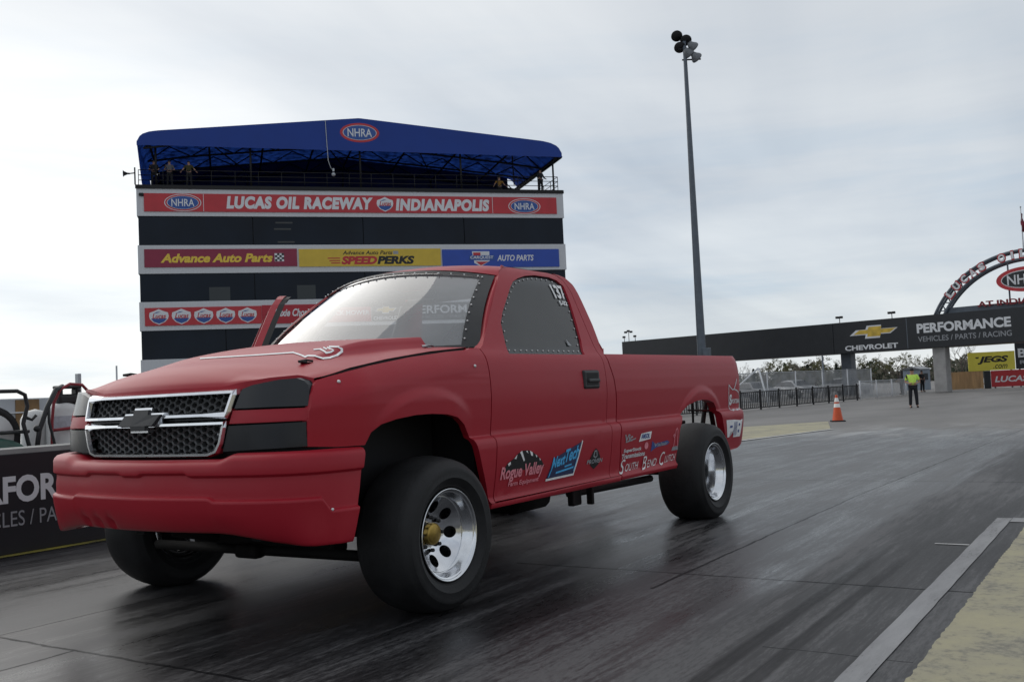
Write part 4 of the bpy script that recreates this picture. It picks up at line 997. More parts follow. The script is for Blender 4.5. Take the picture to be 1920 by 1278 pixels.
# bed side stickers
sb = Decal('bed', .003)
for t_, u0_, u1_, z0_, z1_ in (('S', 1.935, 2.015, .462, .552), ('OUTH', 2.02, 2.215, .474, .522), ('B', 2.265, 2.345, .462, .548), ('END', 2.35, 2.505, .472, .520), ('C', 2.555, 2.635, .466, .556), ('LUTCH', 2.64, 2.825, .480, .528)): sb.text(t_, u0_, u1_, z0_, z1_, .0, .32, .004)
sb.build('sticker_lettering', WHITE, BEDL, 'white brush script along the lower bed side')
ss = Decal('bed', .003).text('SunCoast'.replace('SunCoast', 'SuperStock'), 1.975, 2.24, .592, .622, .03, .1); ss.text('Transmissions', 1.955, 2.30, .558, .590, .03, .1); ss.build('sticker_lettering', SIGNWHT, BEDL)
Decal('bed', .003).ell(2.315, .622, .030, .024).build('sticker_dot', PINK, BEDL)
vc = Decal('bed', .003).text('Vic', 1.985, 2.10, .668, .715, .03, .2); vc.line([(2.0, .665), (2.14, .682)], .008); vc.build('sticker_lettering', GREYV, BEDL)
am = Decal('bed', .002).poly([(2.195, .655), (2.225, .708), (2.39, .716), (2.375, .665)]); am.build('sticker', WHITE, BEDL, 'small white oil sticker')
Decal('bed', .0035).text('AMSOIL', 2.225, 2.36, .672, .705, .03, .1).build('sticker_lettering', BLUEV, BEDL)
bl = Decal('bed', .002).poly([(2.395, .575), (2.405, .648), (2.46, .625), (2.66, .636), (2.70, .620), (2.66, .605), (2.48, .60)]); bl.build('sticker', BLUEV, BEDL, 'blue arrow shaped sticker')
Decal('bed', .0035).text('Valair', 2.44, 2.67, .605, .630, .02, .2).build('sticker_lettering', GREYV, BEDL)
pp = Decal('bed', .002).poly([(2.745, .555), (2.86, .556), (2.85, .585), (2.76, .582)]); pp.build('sticker', GREYV, BEDL)
p2 = Decal('bed', .003).line([(2.775, .585), (2.785, .64), (2.76, .665), (2.775, .672), (2.79, .655), (2.80, .70), (2.82, .712), (2.835, .695), (2.835, .63), (2.845, .585)], .010); p2.build('sticker_outline', PINK, BEDL)
sk = Decal('bed', .003)
OL = [(3.945, 1.004), (3.98, .985), (4.03, .962), (4.07, .965), (4.13, .955), (4.19, .935), (4.235, .90), (4.245, .86), (4.235, .82), (4.18, .793), (4.14, .80), (4.10, .793), (4.05, .80), (4.0, .792), (3.965, .80), (3.95, .90), (3.945, 1.004)]
sk.line(OL, .009); sk.line([(4.07, .968), (4.135, 1.045)], .012); sk.text('Sportsman'[:1], 3.965, 4.02, .835, .925, .05); sk.text('PORTSMAN', 4.02, 4.235, .848, .885, .03)
sk.build('sticker_lettering', SIGNWHT, BEDL, 'white outlined script badge on rear bed corner')
fm = Decal('bed', .002).poly([(3.80, .722), (4.18, .712), (4.135, .572), (3.975, .575), (3.965, .625), (3.905, .625), (3.885, .580), (3.845, .580)]); fm.build('sticker', WHITE, BEDL, 'white three letter sticker on rear corner')
fk = Decal('bed', .0035)
for x in (3.985, 4.005, 4.025, 4.045): fk.line([(x, .695), (x-.012, .59)], .007)
fk.poly([(3.885, .672), (3.945, .672), (3.94, .655), (3.885, .655)]); fk.ell(4.10, .672, .014, .012); fk.ell(4.085, .62, .016, .013); fk.build('sticker_print', BLUEV, BEDL)

# ---------------------------------------------------------------- track wall with printed banner
WL = empty('barrier_wall', (0, -3.27, 0), math.pi, 'low black track barrier with white lettering beside the red truck', 'barrier')
MB().prism([(-14, 0), (-14, .775), (8.8, .775), (8.8, 0)], .012, .42).build('wall_block', mat('barrier_concrete', (0.30, 0.30, 0.29), 0.8, var=0.2, vscale=3), WL)
bn = MB()
for x0, x1 in ((-14, -8.05), (-8, -2.05), (-2, 4.45), (4.5, 8.8)): bn.box(((x0+x1)/2, 0, .372), (x1-x0, .02, .735), bev=.004)
bn.build('banner', SIGNBLK, WL)
def wavy(x, z): return (x, -.014, z)
Sheet(-.014).text('PERFORMANCE', -.10, 1.47, .375, .578, .036).build('lettering', SIGNWHT, WL)
Sheet(-.014).text('VEHICLES / PARTS / RACING', -.10, 1.47, .205, .318, .0).build('lettering', LETGREY, WL)

# ---------------------------------------------------------------- cart with fire bottles, hose reel, posts, trailer behind the wall
WT = mat('tank_white', (0.62, 0.62, 0.61), 0.35, var=0.08, vscale=5)
TR = mat('cart_red_tube', (0.26, 0.02, 0.03), 0.45)
CT = empty('fire_bottle_cart', (-1.60, -4.6, 0), 0, 'fire extinguisher cart with white tanks in red tube frame behind wall', 'cart')
tk = MB()
tk.lathe([(.10, .0), (.10, .12), (.12, .135), (1.05, .135), (1.10, .115), (1.125, .05), (1.13, 0)], (0, 0, 0), 'Z', 28); t1 = tk.build('tank', WT, CT)
tk = MB(); tk.lathe([(.10, .0), (.10, .11), (.12, .125), (.98, .125), (1.05, .09), (1.075, 0)], (.14, -.20, 0), 'Z', 28); tk.build('tank', WT, CT)
Sheet(0).text('FIRE', 0, 1, 0, 1)
lb = MB(); lb.grid(lambda u, v: (.137*math.sin(-.2+1.5*u), .137*math.cos(-.2+1.5*u), .88+.12*v), 8, 1); lb.build('tank_label', mat('label_grey', (0.42, 0.43, 0.47), 0.5, var=0.2, vscale=30), t1)
lb = MB(); lb.grid(lambda u, v: (.1375*math.sin(.2+.4*u), .1375*math.cos(.2+.4*u), .60+.06*v), 4, 1); lb.build('tank_label', PINK, t1)
fm_ = MB()
fm_.tube([(.185, .12, .06), (.185, .14, .95), (.165, .14, 1.12), (.10, .14, 1.24), (0, .14, 1.29), (-.12, .14, 1.28), (-.18, .14, 1.22)], .014, 10)
fm_.tube([(-.18, .14, 1.22), (-.20, .14, .9), (-.2, .12, .06)], .014, 10)
fm_.tube([(.19, .16, .875), (-.22, .16, .90)], .014, 8); fm_.tube([(-.10, .165, .88), (-.10, .165, .10)], .012, 8); fm_.tube([(.19, .1, .1), (-.2, .1, .1)], .014, 8)
fm_.build('cart_frame', TR, CT)
vb = MB(); vb.box((-.05, 0, 1.15), (.24, .14, .10), bev=.03); vb.box((.03, 0, 1.215), (.05, .10, .09), bev=.02); vb.box((-.15, 0, 1.215), (.05, .10, .09), bev=.02); vb.box((-.06, 0, 1.265), (.24, .10, .03), bev=.012)
vb.build('valve_handle', BLACKP, CT)
hs = MB(); hs.tube([(.05, .1, 1.27), (.16, .17, 1.24), (.26, .19, 1.08), (.34, .19, .88), (.38, .19, .60)], .022, 10); hs.tube([(.25, .2, 1.08), (.25, .2, .95), (.20, .2, .75), (.17, .2, .6)], .013, 8); hs.sphere((.36, .19, .90), .03, 8)
hs.build('hose', BLACKP, CT)
wh = MB()
for s in (-1, 1): wh.lathe([(-.03, .02), (-.03, .10), (.03, .10), (.03, .02)], (s*.26-.02, -.05, .10), 'X', 20)
wh.build_each('wheel', RUBBER, CT)
RL = empty('hose_reel_cart', (-.86, -4.5, 0), 0, 'black framed hose reel cart with white drum and green cover', 'cart')
r1 = MB(); r1.tube([(.3, .1, .3), (.3, .1, 1.20), (.24, .1, 1.235), (-.20, .1, 1.235), (-.27, .1, 1.20), (-.29, .1, 1.10), (-.25, .1, .95), (-.30, .1, .75), (-.36, .1, .10)], .018, 10)
r1.tube([(-.28, .1, 1.0), (-.33, .1, .98), (-.36, .12, 1.02)], .014, 8); r1.tube([(.3, .1, .88), (-.30, .1, .88)], .016, 8)
r1.build('cart_frame', BLACKP, RL)
r2 = MB(); r2.lathe([(-.06, .20), (-.06, .26), (.0, .275), (.06, .26), (.06, .20), (0, .19)], (0, -.02, .85), 'Y', 32, closed=True); r2.build('hose', RUBBER, RL)
r3 = MB(); r3.lathe([(-.07, .0), (-.07, .195), (.07, .195), (.07, 0)], (0, -.02, .85), 'Y', 28); r3.build('drum', WT, RL)
r4 = MB(); r4.sphere((.05, .06, .66), .3, 10, (1.2, .7, .62)); r4.build('cover', mat('green_cover', (0.012, 0.06, 0.045), 0.6, var=0.3, vscale=8), RL)
tag(MB().box((-1.775, -4.6, .695), (.035, .05, 1.39), bev=.004).build('post', GALV), 'square grey steel post behind the wall next to the headlight', 'post')
sp_ = MB(); sp_.tube([(-4.3, -7.6, 0), (-4.3, -7.6, 1.62)], .012, 8); tag(sp_.build('signal_rod', GALV), 'thin grey rod behind the truck grille corner', 'rod')
TRL = empty('box_trailer', (-9.2, -20, gz(-9)), math.pi, 'white box trailer with a brown panel parked far behind the wall', 'trailer')
MB().box((1.5, 1.2, .98), (4.6, 2.2, 1.05), bev=.03).build('body', mat('trailer_white', (0.45, 0.46, 0.48), 0.5, var=0.1, vscale=2), TRL)
MB().box((1.30, .085, 1.05), (.62, .03, .84)).build('panel', mat('brown_board', (0.24, 0.14, 0.06), 0.7, var=0.3, vscale=3), TRL)
tw = MB()
for x in (.9, 1.7): tw.lathe([(-.1, .05), (-.1, .3), (.1, .3), (.1, .05)], (x, .2, .3), 'Y', 20)
tw.build_each('wheel', RUBBER, TRL)
MB().box((.8, .06, 1.15), (3.0, .03, .03)).build('rail', SIGNWHT, TRL)

# ---------------------------------------------------------------- people (skin-grown bodies)
def skin_mesh(verts, edges, rads, sub=2):
    me = bpy.data.meshes.new('s'); me.from_pydata([tuple(v) for v in verts], edges, []); me.update()
    o = bpy.data.objects.new('s', me); COL.objects.link(o)
    o.modifiers.new('k', 'SKIN'); sb_ = o.modifiers.new('u', 'SUBSURF'); sb_.levels = sub; sb_.render_levels = sub
    sv = me.skin_vertices[0].data
    for i, r in enumerate(rads): sv[i].radius = (r, r) if not isinstance(r, tuple) else r; sv[i].use_root = (i == 0)
    bpy.context.view_layer.update()
    dg = bpy.context.evaluated_depsgraph_get()
    r = bpy.data.meshes.new_from_object(o.evaluated_get(dg)); bpy.data.objects.remove(o)
    r.polygons.foreach_set('use_smooth', [True]*len(r.polygons)); return r
def person(loc, rotz, label, group=None, shirt=DARKCLOTH, trousers=DARKCLOTH, pose='stand', cap=False, h=1.76, sleeves='short'):
    P = empty('person', loc, rotz, label, 'person', group)
    k = h/1.76
    # +x is the way the figure faces
    J = {'pel': (0, 0, .96), 'sp': (.0, 0, 1.15), 'ch': (.0, 0, 1.36), 'nk': (0, 0, 1.49), 'hd': (.015, 0, 1.58), 'hd2': (.015, 0, 1.66), 'tp': (0, 0, 1.72)}
    for s, n in ((1, 'L'), (-1, 'R')):
        J['hip'+n] = (0, s*.10, .92); J['kn'+n] = (.015, s*.125, .51); J['an'+n] = (-.02, s*.14, .09); J['to'+n] = (.15, s*.165, .035)
        J['sh'+n] = (-.01, s*.19, 1.41); 
        if pose == 'front':      # hands together at the belt
            J['el'+n] = (-.06, s*.30, 1.14); J['wr'+n] = (.16, s*.12, 1.08); J['ha'+n] = (.21, s*.05, 1.09)
        elif pose == 'rail':
            J['el'+n] = (.02, s*.31, 1.16); J['wr'+n] = (.20, s*.34, 1.02); J['ha'+n] = (.27, s*.34, 1.0)
        elif pose == 'wide':
            J['el'+n] = (.02, s*.36, 1.18); J['wr'+n] = (.16, s*.46, 1.02); J['ha'+n] = (.22, s*.49, .98)
        else:
            J['el'+n] = (-.02, s*.25, 1.13); J['wr'+n] = (.04, s*.26, .88); J['ha'+n] = (.06, s*.25, .80)
    for q in J: J[q] = Vector(J[q])*k
    def grow(names, edges, rad):
        idx = {n: i for i, n in enumerate(names)}
        return skin_mesh([J[n] for n in names], [(idx[a], idx[b]) for a, b in edges], [tuple(x*k for x in rad[n]) if isinstance(rad[n], tuple) else rad[n]*k for n in names])
    names = ['pel', 'sp', 'ch', 'nk', 'hd', 'hd2', 'tp']; edges = [('pel', 'sp'), ('sp', 'ch'), ('ch', 'nk'), ('nk', 'hd'), ('hd', 'hd2'), ('hd2', 'tp')]
    rad = {'pel': .13, 'sp': .13, 'ch': .14, 'nk': .055, 'hd': .078, 'hd2': .085, 'tp': .05}
    for n in 'LR':
        names += ['hip'+n, 'kn'+n, 'an'+n, 'to'+n, 'sh'+n, 'el'+n, 'wr'+n, 'ha'+n]
        edges += [('pel', 'hip'+n), ('hip'+n, 'kn'+n), ('kn'+n, 'an'+n), ('an'+n, 'to'+n), ('ch', 'sh'+n), ('sh'+n, 'el'+n), ('el'+n, 'wr'+n), ('wr'+n, 'ha'+n)]
        rad.update({'hip'+n: .085, 'kn'+n: .058, 'an'+n: .042, 'to'+n: .03, 'sh'+n: .062, 'el'+n: .043, 'wr'+n: .03, 'ha'+n: .036})
    me = grow(names, edges, rad)
    fm2 = MB()
    for n, s in (('L', 1), ('R', -1)):
        d = (J['ha'+n]-J['wr'+n]).normalized(); sd = d.cross(Vector((0, 0, 1))).normalized() if abs(d.z) < .9 else Vector((1, 0, 0))
        dn_ = d.cross(sd)
        for q, L in zip((-1.5, -.5, .5, 1.5), (.060, .075, .070, .055)):
            a = J['ha'+n]+sd*q*.017*k+d*.02*k; fm2.tube([a, a+d*L*.55*k+dn_*.004*k, a+d*L*.95*k+dn_*.022*k], .009*k, 6, rads=[.010*k, .009*k, .006*k])
        a = J['wr'+n]+d*.03*k; fm2.tube([a, a+sd*s*.035*k+d*.03*k, a+sd*s*.04*k+d*.06*k], .01*k, 6, rads=[.011*k, .010*k, .007*k])
    fm2.tube([J['hd']+Vector((.07, 0, .03))*k, J['hd']+Vector((.108, 0, .015))*k], .014*k, 6)
    for s in (1, -1): fm2.sphere(J['hd']+Vector((.0, s*.08, .035))*k, .022*k, 6, (.5, .4, 1))
    bm = bmesh.new(); bm.from_mesh(me); m2 = fm2.mesh('f'); bm.from_mesh(m2); bm.to_mesh(me); bm.free(); me.polygons.foreach_set('use_smooth', [True]*len(me.polygons))
    body = link('body', me, SKIN, P)
    ey = MB()
    for s in (1, -1): ey.sphere(J['hd']+Vector((.078, s*.03, .05))*k, .009*k, 6)
    ey.build_each('eye', HAIR, P)
    tn = ['sp0', 'sp', 'ch', 'nk0'] + sum([['sh'+n, 'em'+n] for n in 'LR'], [])
    J['sp0'] = J['pel']+Vector((0, 0, .02)); J['nk0'] = J['ch']+Vector((0, 0, .07))*k
    for n in 'LR': J['em'+n] = J['sh'+n].lerp(J['el'+n], .75 if sleeves == 'short' else 1.0)
    te = [('sp0', 'sp'), ('sp', 'ch'), ('ch', 'nk0')] + sum([[('ch', 'sh'+n), ('sh'+n, 'em'+n)] for n in 'LR'], [])
    tr_ = {'sp0': .152, 'sp': .152, 'ch': .158, 'nk0': .085, 'shL': .084, 'shR': .084, 'emL': .070, 'emR': .070}
    if sleeves == 'long':
        tn += ['wrL', 'wrR']; te += [('emL', 'wrL'), ('emR', 'wrR')]; tr_.update({'wrL': .045, 'wrR': .045, 'emL': .058, 'emR': .058})
    link('shirt', grow(tn, te, tr_), shirt, P)
    J['pl0'] = J['pel']+Vector((0, 0, .04))*k
    link('trousers', grow(['pl0', 'hipL', 'knL', 'anL', 'hipR', 'knR', 'anR'], [('pl0', 'hipL'), ('hipL', 'knL'), ('knL', 'anL'), ('pl0', 'hipR'), ('hipR', 'knR'), ('knR', 'anR')],
         {'pl0': .145, 'hipL': .105, 'hipR': .105, 'knL': .082, 'knR': .082, 'anL': .070, 'anR': .070}), trousers, P)
    shm = MB()
    for n in 'LR':
        a = J['an'+n]; shm.sphere((a.x+.06*k, a.y+.01, .045*k), .06*k, 8, (2.1, .85, .75))
    shm.build_each('shoe', BLACKM, P)
    hr = MB(); hr.sphere(J['hd2']+Vector((-.012, 0, .015))*k, .098*k, 8, (1, .92, .85))
    if cap: hr.box(J['hd2']+Vector((.11, 0, .02))*k, (.10*k, .13*k, .015*k), bev=.006)
    hr.build('cap' if cap else 'hair', BLACKM if cap else HAIR, P)
    return P
face_cam = lambda x, y: math.atan2(CAM[1]-y, CAM[0]-x)
person((-42.0, -4.95, gz(-42)), face_cam(-42, -4.95)+.15, 'man in hi vis yellow shirt and black trousers standing on the asphalt', None, HIVIS, DARKCLOTH, 'front', cap=True, h=1.74)
person((-80.5, -11.65, gz(-80)), face_cam(-80, -11.6)+.8, 'person in dark clothing standing by the concrete bridge pier', None, DARKCLOTH, DARKCLOTH, 'stand', h=1.75)
person((-74.5, -12.0, gz(-74)), face_cam(-74, -12)-1.2, 'person in dark clothing partly hidden behind the hi vis man', None, DARKCLOTH, DARKCLOTH, 'rail', h=1.7)

# ---------------------------------------------------------------- timing tower
TA = (-35.46, -49.38); TROT = math.atan2(.655, -.755); TZ = -.45
TW = empty('timing_tower', (TA[0], TA[1], 0), TROT, 'dark glass timing tower with sponsor bands and blue canopy roof', 'tower')
CLAD = bpy.data.materials.new('ribbed_cladding'); CLAD.use_nodes = True
_t = CLAD.node_tree; _b = _t.nodes['Principled BSDF']; _b.inputs['Base Color'].default_value = (0.60, 0.61, 0.63, 1); _b.inputs['Roughness'].default_value = .5
_tc = _t.nodes.new('ShaderNodeTexCoord'); _w = _t.nodes.new('ShaderNodeTexWave'); _w.wave_type = 'BANDS'; _w.bands_direction = 'X'; _w.inputs['Scale'].default_value = 1.3
_t.links.new(_tc.outputs['Object'], _w.inputs['Vector']); _bp = _t.nodes.new('ShaderNodeBump'); _bp.inputs['Distance'].default_value = .02; _bp.inputs['Strength'].default_value = .5
_t.links.new(_w.outputs[0], _bp.inputs['Height']); _t.links.new(_bp.outputs[0], _b.inputs['Normal'])
W_ = 28.66
core = MB()
core.box((W_/2, 6.2, 7.3), (W_-.1, 11.6, 15.6)); core.build('core', SIGNBLK, TW)
for (z0, z1) in ((13.30, 15.08), (9.60, 11.42), (5.98, 7.80), (2.6, 4.15)):
    MB().box((W_/2, 6.0, (z0+z1)/2), (W_, 12.0, z1-z0)).build('cladding_band', CLAD, TW)
for (z0, z1, cuts) in ((11.42, 13.30, (7.1, 14.3, 21.3)), (7.80, 9.60, (7.1, 14.3, 21.3)), (4.15, 5.98, (5.2, 10, 14.3, 21.3)), (-.4, 2.6, (7, 14, 21))):
    xs = [.06]+list(cuts)+[W_-.06]
    for a, b2 in zip(xs[:-1], xs[1:]):
        wo = MB().box(((a+b2)/2, .10, (z0+z1)/2), (b2-a-.05, .06, z1-z0-.004)).build('window', TOWERGLASS, TW)
# faint light of ceiling panels, painted as pale bars on the glass
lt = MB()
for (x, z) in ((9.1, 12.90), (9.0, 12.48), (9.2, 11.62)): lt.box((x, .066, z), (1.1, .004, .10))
lt.build_each('painted_ceiling_light', mat('pale_ceiling_bar', (0.045, 0.047, 0.045), 0.4), TW)
bl_ = MB(); bl_.box((10.4, .066, 8.3), (1.2, .004, .9)); bl_.box((4.9, .066, 8.25), (1.3, .004, .9)); bl_.build_each('window_blind', mat('dim_blind', (0.035, 0.043, 0.045), 0.5), TW)
# --- top sign
def signboard(name, x0, x1, z0, z1, m): return panel(name, x0, x1, z0, z1, -.06, -.004, m, TW)
Y1, Y2, Y3 = -.064, -.070, -.076
def nhra(cx, cz, rx, rz, par, y=Y1, back=None):
    Sheet(y).ell(cx, cz, rx, rz).build('logo_border', back or SIGNWHT, par); 
    Sheet(y-.006).ell(cx, cz, rx*.955, rz*.93).build('logo_ring', SIGNRED if back is None else SIGNRED, par)
    Sheet(y-.012).ell(cx, cz, rx*.86, rz*.78).build('logo_line', SIGNWHT, par)
    Sheet(y-.018).ell(cx, cz, rx*.83, rz*.74).build('logo_field', LETBLU, par)
    Sheet(y-.024).text('NHRA', cx-rx*.62, cx+rx*.62, cz-rz*.42, cz+rz*.42, .012).build('logo_lettering', SIGNWHT, par)
def shield(cx, cz, w2, h2, par, y=Y1):
    L = [(-.92, .55), (-.5, .72), (0, 1.0), (.5, .72), (.92, .55), (.98, .1), (.9, -.25), (.6, -.65), (0, -1.0), (-.6, -.65), (-.9, -.25), (-.98, .1)]
    Sheet(y).poly([(cx+a*w2, cz+b*h2) for a, b in L]).build('logo_shield', SIGNWHT, par)
    Sheet(y-.006).poly([(cx-.80*w2, cz-.22*h2), (cx+.80*w2, cz-.22*h2), (cx+.5*w2, cz-.62*h2), (cx, cz-.86*h2), (cx-.5*w2, cz-.62*h2)]).build('logo_field', LETBLU, par)
    Sheet(y-.012).text('Lucas', cx-.66*w2, cx+.72*w2, cz-.22*h2, cz+.42*h2, .02, .3).build('logo_lettering', LETRED, par)
    Sheet(y-.006).poly([(cx-.6*w2, cz+.40*h2), (cx-.1*w2, cz+.52*h2), (cx+.2*w2, cz+.66*h2), (cx-.2*w2, cz+.62*h2)]).build('logo_stripe', LETBLU, par)
b1 = signboard('sign_board', .45, 28.12, 13.58, 14.75, SIGNRED); b1['label'] = 'long red board with white track name'
nhra(2.80, 14.16, 1.13, .56, b1); nhra(25.72, 14.10, 1.18, .56, b1)
s_ = Sheet(Y1); s_.text('LUCAS OIL RACEWAY', 5.48, 15.02, 13.78, 14.62, .062, .14, None, 1.12); s_.text('INDIANAPOLIS', 16.55, 23.15, 13.72, 14.56, .062, .14, None, 1.12); s_.rect(4.05, 4.08, 13.6, 14.73); s_.rect(23.37, 23.40, 13.6, 14.73)
s_.build('lettering', SIGNWHT, b1); shield(15.83, 14.16, .58, .50, b1)
# --- middle signs
b2_ = signboard('sign_board', .38, 9.86, 10.0, 11.16, SIGNMAR); b2_['label'] = 'maroon board with yellow lettering'
Sheet(Y1).text('Advance Auto Parts', 1.35, 8.30, 10.28, 10.86, .042, .24).build('lettering', LETYEL, b2_)
ck = Sheet(Y1); ck.rect(8.42, 9.02, 10.32, 10.86); ck.build('flag_field', SIGNWHT, b2_)
ck = Sheet(Y2)
for i in range(4):
    for j in range(4):
        if (i+j) % 2 == 0: ck.rect(8.44+.145*i, 8.44+.145*(i+1), 10.335+.13*j, 10.335+.13*(j+1))
ck.build('flag_checks', LETBLK, b2_)
b3 = signboard('sign_board', 9.98, 19.54, 9.96, 11.13, SIGNYEL); b3['label'] = 'yellow board with red and black lettering'
s_ = Sheet(Y1); s_.text('Advance Auto Parts', 12.85, 16.2, 10.74, 11.0, .018, .22); s_.text('PERKS', 15.15, 17.70, 10.08, 10.64, .055, .2); s_.build('lettering', LETBLK, b3)
s_ = Sheet(Y1); s_.text('SPEED', 12.75, 15.15, 10.08, 10.64, .055, .2)
for k in range(3): s_.rect(11.85+.12*(2-k)*.9, 12.68, 10.15+.16*k, 10.22+.16*k)
s_.build('lettering', LETRED, b3)
ck = Sheet(Y1); ck.rect(16.25, 16.60, 10.76, 10.98); ck.build('flag_field', GREYV, b3)
b4 = signboard('sign_board', 19.64, 28.12, 9.80, 11.06, SIGNBLU); b4['label'] = 'blue board with white lettering'
Sheet(Y1).text('AUTO PARTS', 23.55, 26.22, 10.24, 10.66, .028, .18).build('lettering', SIGNWHT, b4)
cq = Sheet(Y1); cq.poly([(21.75, 10.92), (23.0, 10.92), (23.0, 10.25), (22.35, 9.86), (21.9, 10.1)]); cq.build('logo_shield', SIGNWHT, b4)
cq = Sheet(Y2); cq.poly([(21.83, 10.84), (22.36, 10.84), (22.36, 10.50), (21.85, 10.50)]); cq.poly([(22.0, 10.2), (22.9, 10.2), (22.36, 9.93)]); cq.build('logo_field', LETRED, b4)
cq = Sheet(Y3); cq.rect(21.55, 23.35, 10.30, 10.64); cq.build('logo_bar', LETBLU, b4)
Sheet(Y3-.006).text('CARQUEST', 21.62, 23.28, 10.36, 10.60, .02, .1).build('logo_lettering', SIGNWHT, b4)
# --- lower signs
b5 = signboard('sign_board', .32, 7.48, 6.28, 7.42, SIGNRED); b5['label'] = 'red board with a row of five shields'
for i in range(5): shield(1.16+1.356*i, 6.84, .60, .50, b5)
b6 = signboard('sign_board', 7.50, 14.60, 6.24, 7.46, mat('sign_red_bright', (0.42, 0.02, 0.035), .5, var=.08, vscale=2)); b6['label'] = 'red board with white script'
Sheet(Y1).text('Dixie Chopper', 8.3, 11.1, 6.55, 7.2, .03, .3).build('lettering', SIGNWHT, b6)
Sheet(Y1).text('QUICK MOWER', 11.5, 14.5, 6.64, 7.0, .02).build('lettering', SIGNWHT, b6)
b7 = signboard('sign_board', 14.66, 24.5, 6.24, 7.42, SIGNBLK); b7['label'] = 'black board with gold cross emblem'
def bowtie(cx, cz, w2, h2): return [(cx+a*w2, cz+b*h2) for a, b in ((-1, -.42), (-.72, .42), (-.32, .42), (-.26, 1), (.34, 1), (.30, .42), (1, .42), (.70, -.42), (.30, -.42), (.26, -1), (-.36, -1), (-.32, -.42))]
Sheet(Y1).poly(bowtie(15.6, 7.0, .75, .26)).build('logo_border', SIGNWHT, b7); Sheet(Y2).poly(bowtie(15.6, 7.0, .66, .19)).build('logo_field', GOLDV, b7)
s_ = Sheet(Y1); s_.text('CHEVROLET', 14.75, 16.5, 6.32, 6.56, .02); s_.text('PERFORMANCE', 17.5, 23.6, 6.68, 7.24, .02); s_.build('lettering', SIGNWHT, b7)
Sheet(Y1).text('VEHICLES / PARTS / RACING', 17.5, 23.6, 6.34, 6.56, .0).build('lettering', LETGREY, b7)
# --- roof deck and canopy
CB = bpy.data.materials.new('blue_canopy'); CB.use_nodes = True; _t = CB.node_tree; _b = _t.nodes['Principled BSDF']
_b.inputs['Base Color'].default_value = (0.010, 0.036, 0.25, 1); _b.inputs['Roughness'].default_value = .7
_tl = _t.nodes.new('ShaderNodeBsdfTranslucent'); _tl.inputs[0].default_value = (0.02, 0.07, 0.36, 1); _mx = _t.nodes.new('ShaderNodeMixShader'); _mx.inputs[0].default_value = .35
_n = _t.nodes.new('ShaderNodeTexNoise'); _n.inputs['Scale'].default_value = 2.2; _n.inputs['Detail'].default_value = 6; _tc = _t.nodes.new('ShaderNodeTexCoord'); _t.links.new(_tc.outputs['Object'], _n.inputs['Vector'])
_mr = _t.nodes.new('ShaderNodeMapRange'); _mr.inputs[1].default_value = .35; _mr.inputs[2].default_value = .65; _mr.inputs[3].default_value = .05; _mr.inputs[4].default_value = .36
_t.links.new(_n.outputs[0], _mr.inputs[0]); _t.links.new(_mr.outputs[0], _mx.inputs[0])
_t.links.new(_b.outputs[0], _mx.inputs[1]); _t.links.new(_tl.outputs[0], _mx.inputs[2]); _t.links.new(_mx.outputs[0], _t.nodes['Material Output'].inputs[0])
FAS = mat('blue_valance', (0.007, 0.042, 0.26), 0.7, var=0.06, vscale=.6)
MB().box((W_/2, 6.0, 15.20), (W_+.05, 12.1, .20)).build('roof_deck', BLACKM, TW)
def topz(x): return lerp(x, [.1, .22, .5, .9, 1.4, 14.26, 27.2, 27.8, 28.25, 28.5, 28.65], [17.95, 18.28, 18.52, 18.67, 18.75, 19.97, 18.76, 18.64, 18.44, 18.2, 17.85])
cv_ = MB(); n = 150; vs = []
for i in range(n+1):
    x = .12+(28.62-.12)*i/n; vs += [(x, -.30, topz(x)), (x, -.30, lerp(x, [0, .7, 14.2, 28.6], [17.75, 17.79, 17.73, 17.62]))]
cv_.add(vs, [(2*i, 2*i+1, 2*i+3, 2*i+2) for i in range(n)]); cano = cv_.build('canopy', FAS, TW)
MB().grid(lambda u, v: (.12+28.5*u, -.30+11.4*v, topz(.12+28.5*u)-.005), 60, 6).build('canopy_roof', CB, cano)
MB().grid(lambda u, v: (28.60, -.30+11.4*u, 17.62+(18.0-17.62)*v), 6, 1).build('side_valance', FAS, cano)
MB().grid(lambda u, v: (.12+.25*(1-v), -.30+11.4*u, 15.3+(18.05-15.3)*v), 6, 4).build('side_curtain', CB, cano)
MB().grid(lambda u, v: (.2+27.6*u, 11.0, 15.3+(topz(.2+27.6*u)-15.3)*v), 30, 3).build('back_curtain', mat('dark_blue_curtain', (0.008, 0.016, 0.075), 0.8, var=0.3, vscale=.8), cano)
ff = MB()
for y in (-.1, 3.4, 7.0, 10.8):
    for i in range(10): ff.tube([(.5+2.78*i, y, topz(.5+2.78*i)-.9), (.5+2.78*(i+1), y, topz(min(28, .5+2.78*(i+1)))-.9)], .07, 6)
    for i in range(20): ff.tube([(.5+1.4*i, y, topz(.5+1.4*i)-(.15 if i % 2 else .9)), (min(28.3, .5+1.4*(i+1)), y, topz(min(28.3, .5+1.4*(i+1)))-(.9 if i % 2 else .15))], .045, 6)
for x in (.9, 4.5, 8.0, 11.5, 14.3, 18, 21.5, 25, 28.2): ff.tube([(x, -.1, topz(x)-.9), (x, 10.8, topz(x)-.9)], .07, 6)
for x in (4.5, 11.5, 18, 25): ff.tube([(x, 0, topz(x)-.9), (x+3.3, 10.8, topz(x)-.9)], .05, 6)
ff.tube([(28.55, -.25, 17.66), (28.55, 11.1, 17.66)], .13, 6)
ff.build('canopy_frame', BLACKM, TW)
for x in (1.2, 7.1, 14.3, 21.3, 28.1):
    for y in (.3, 10.6):
        pm = MB(); pm.tube([(x, y, 15.3), (x, y, topz(x)-.9)], .07, 8); pm.build('canopy_post', BLACKM, TW)
rl = MB()
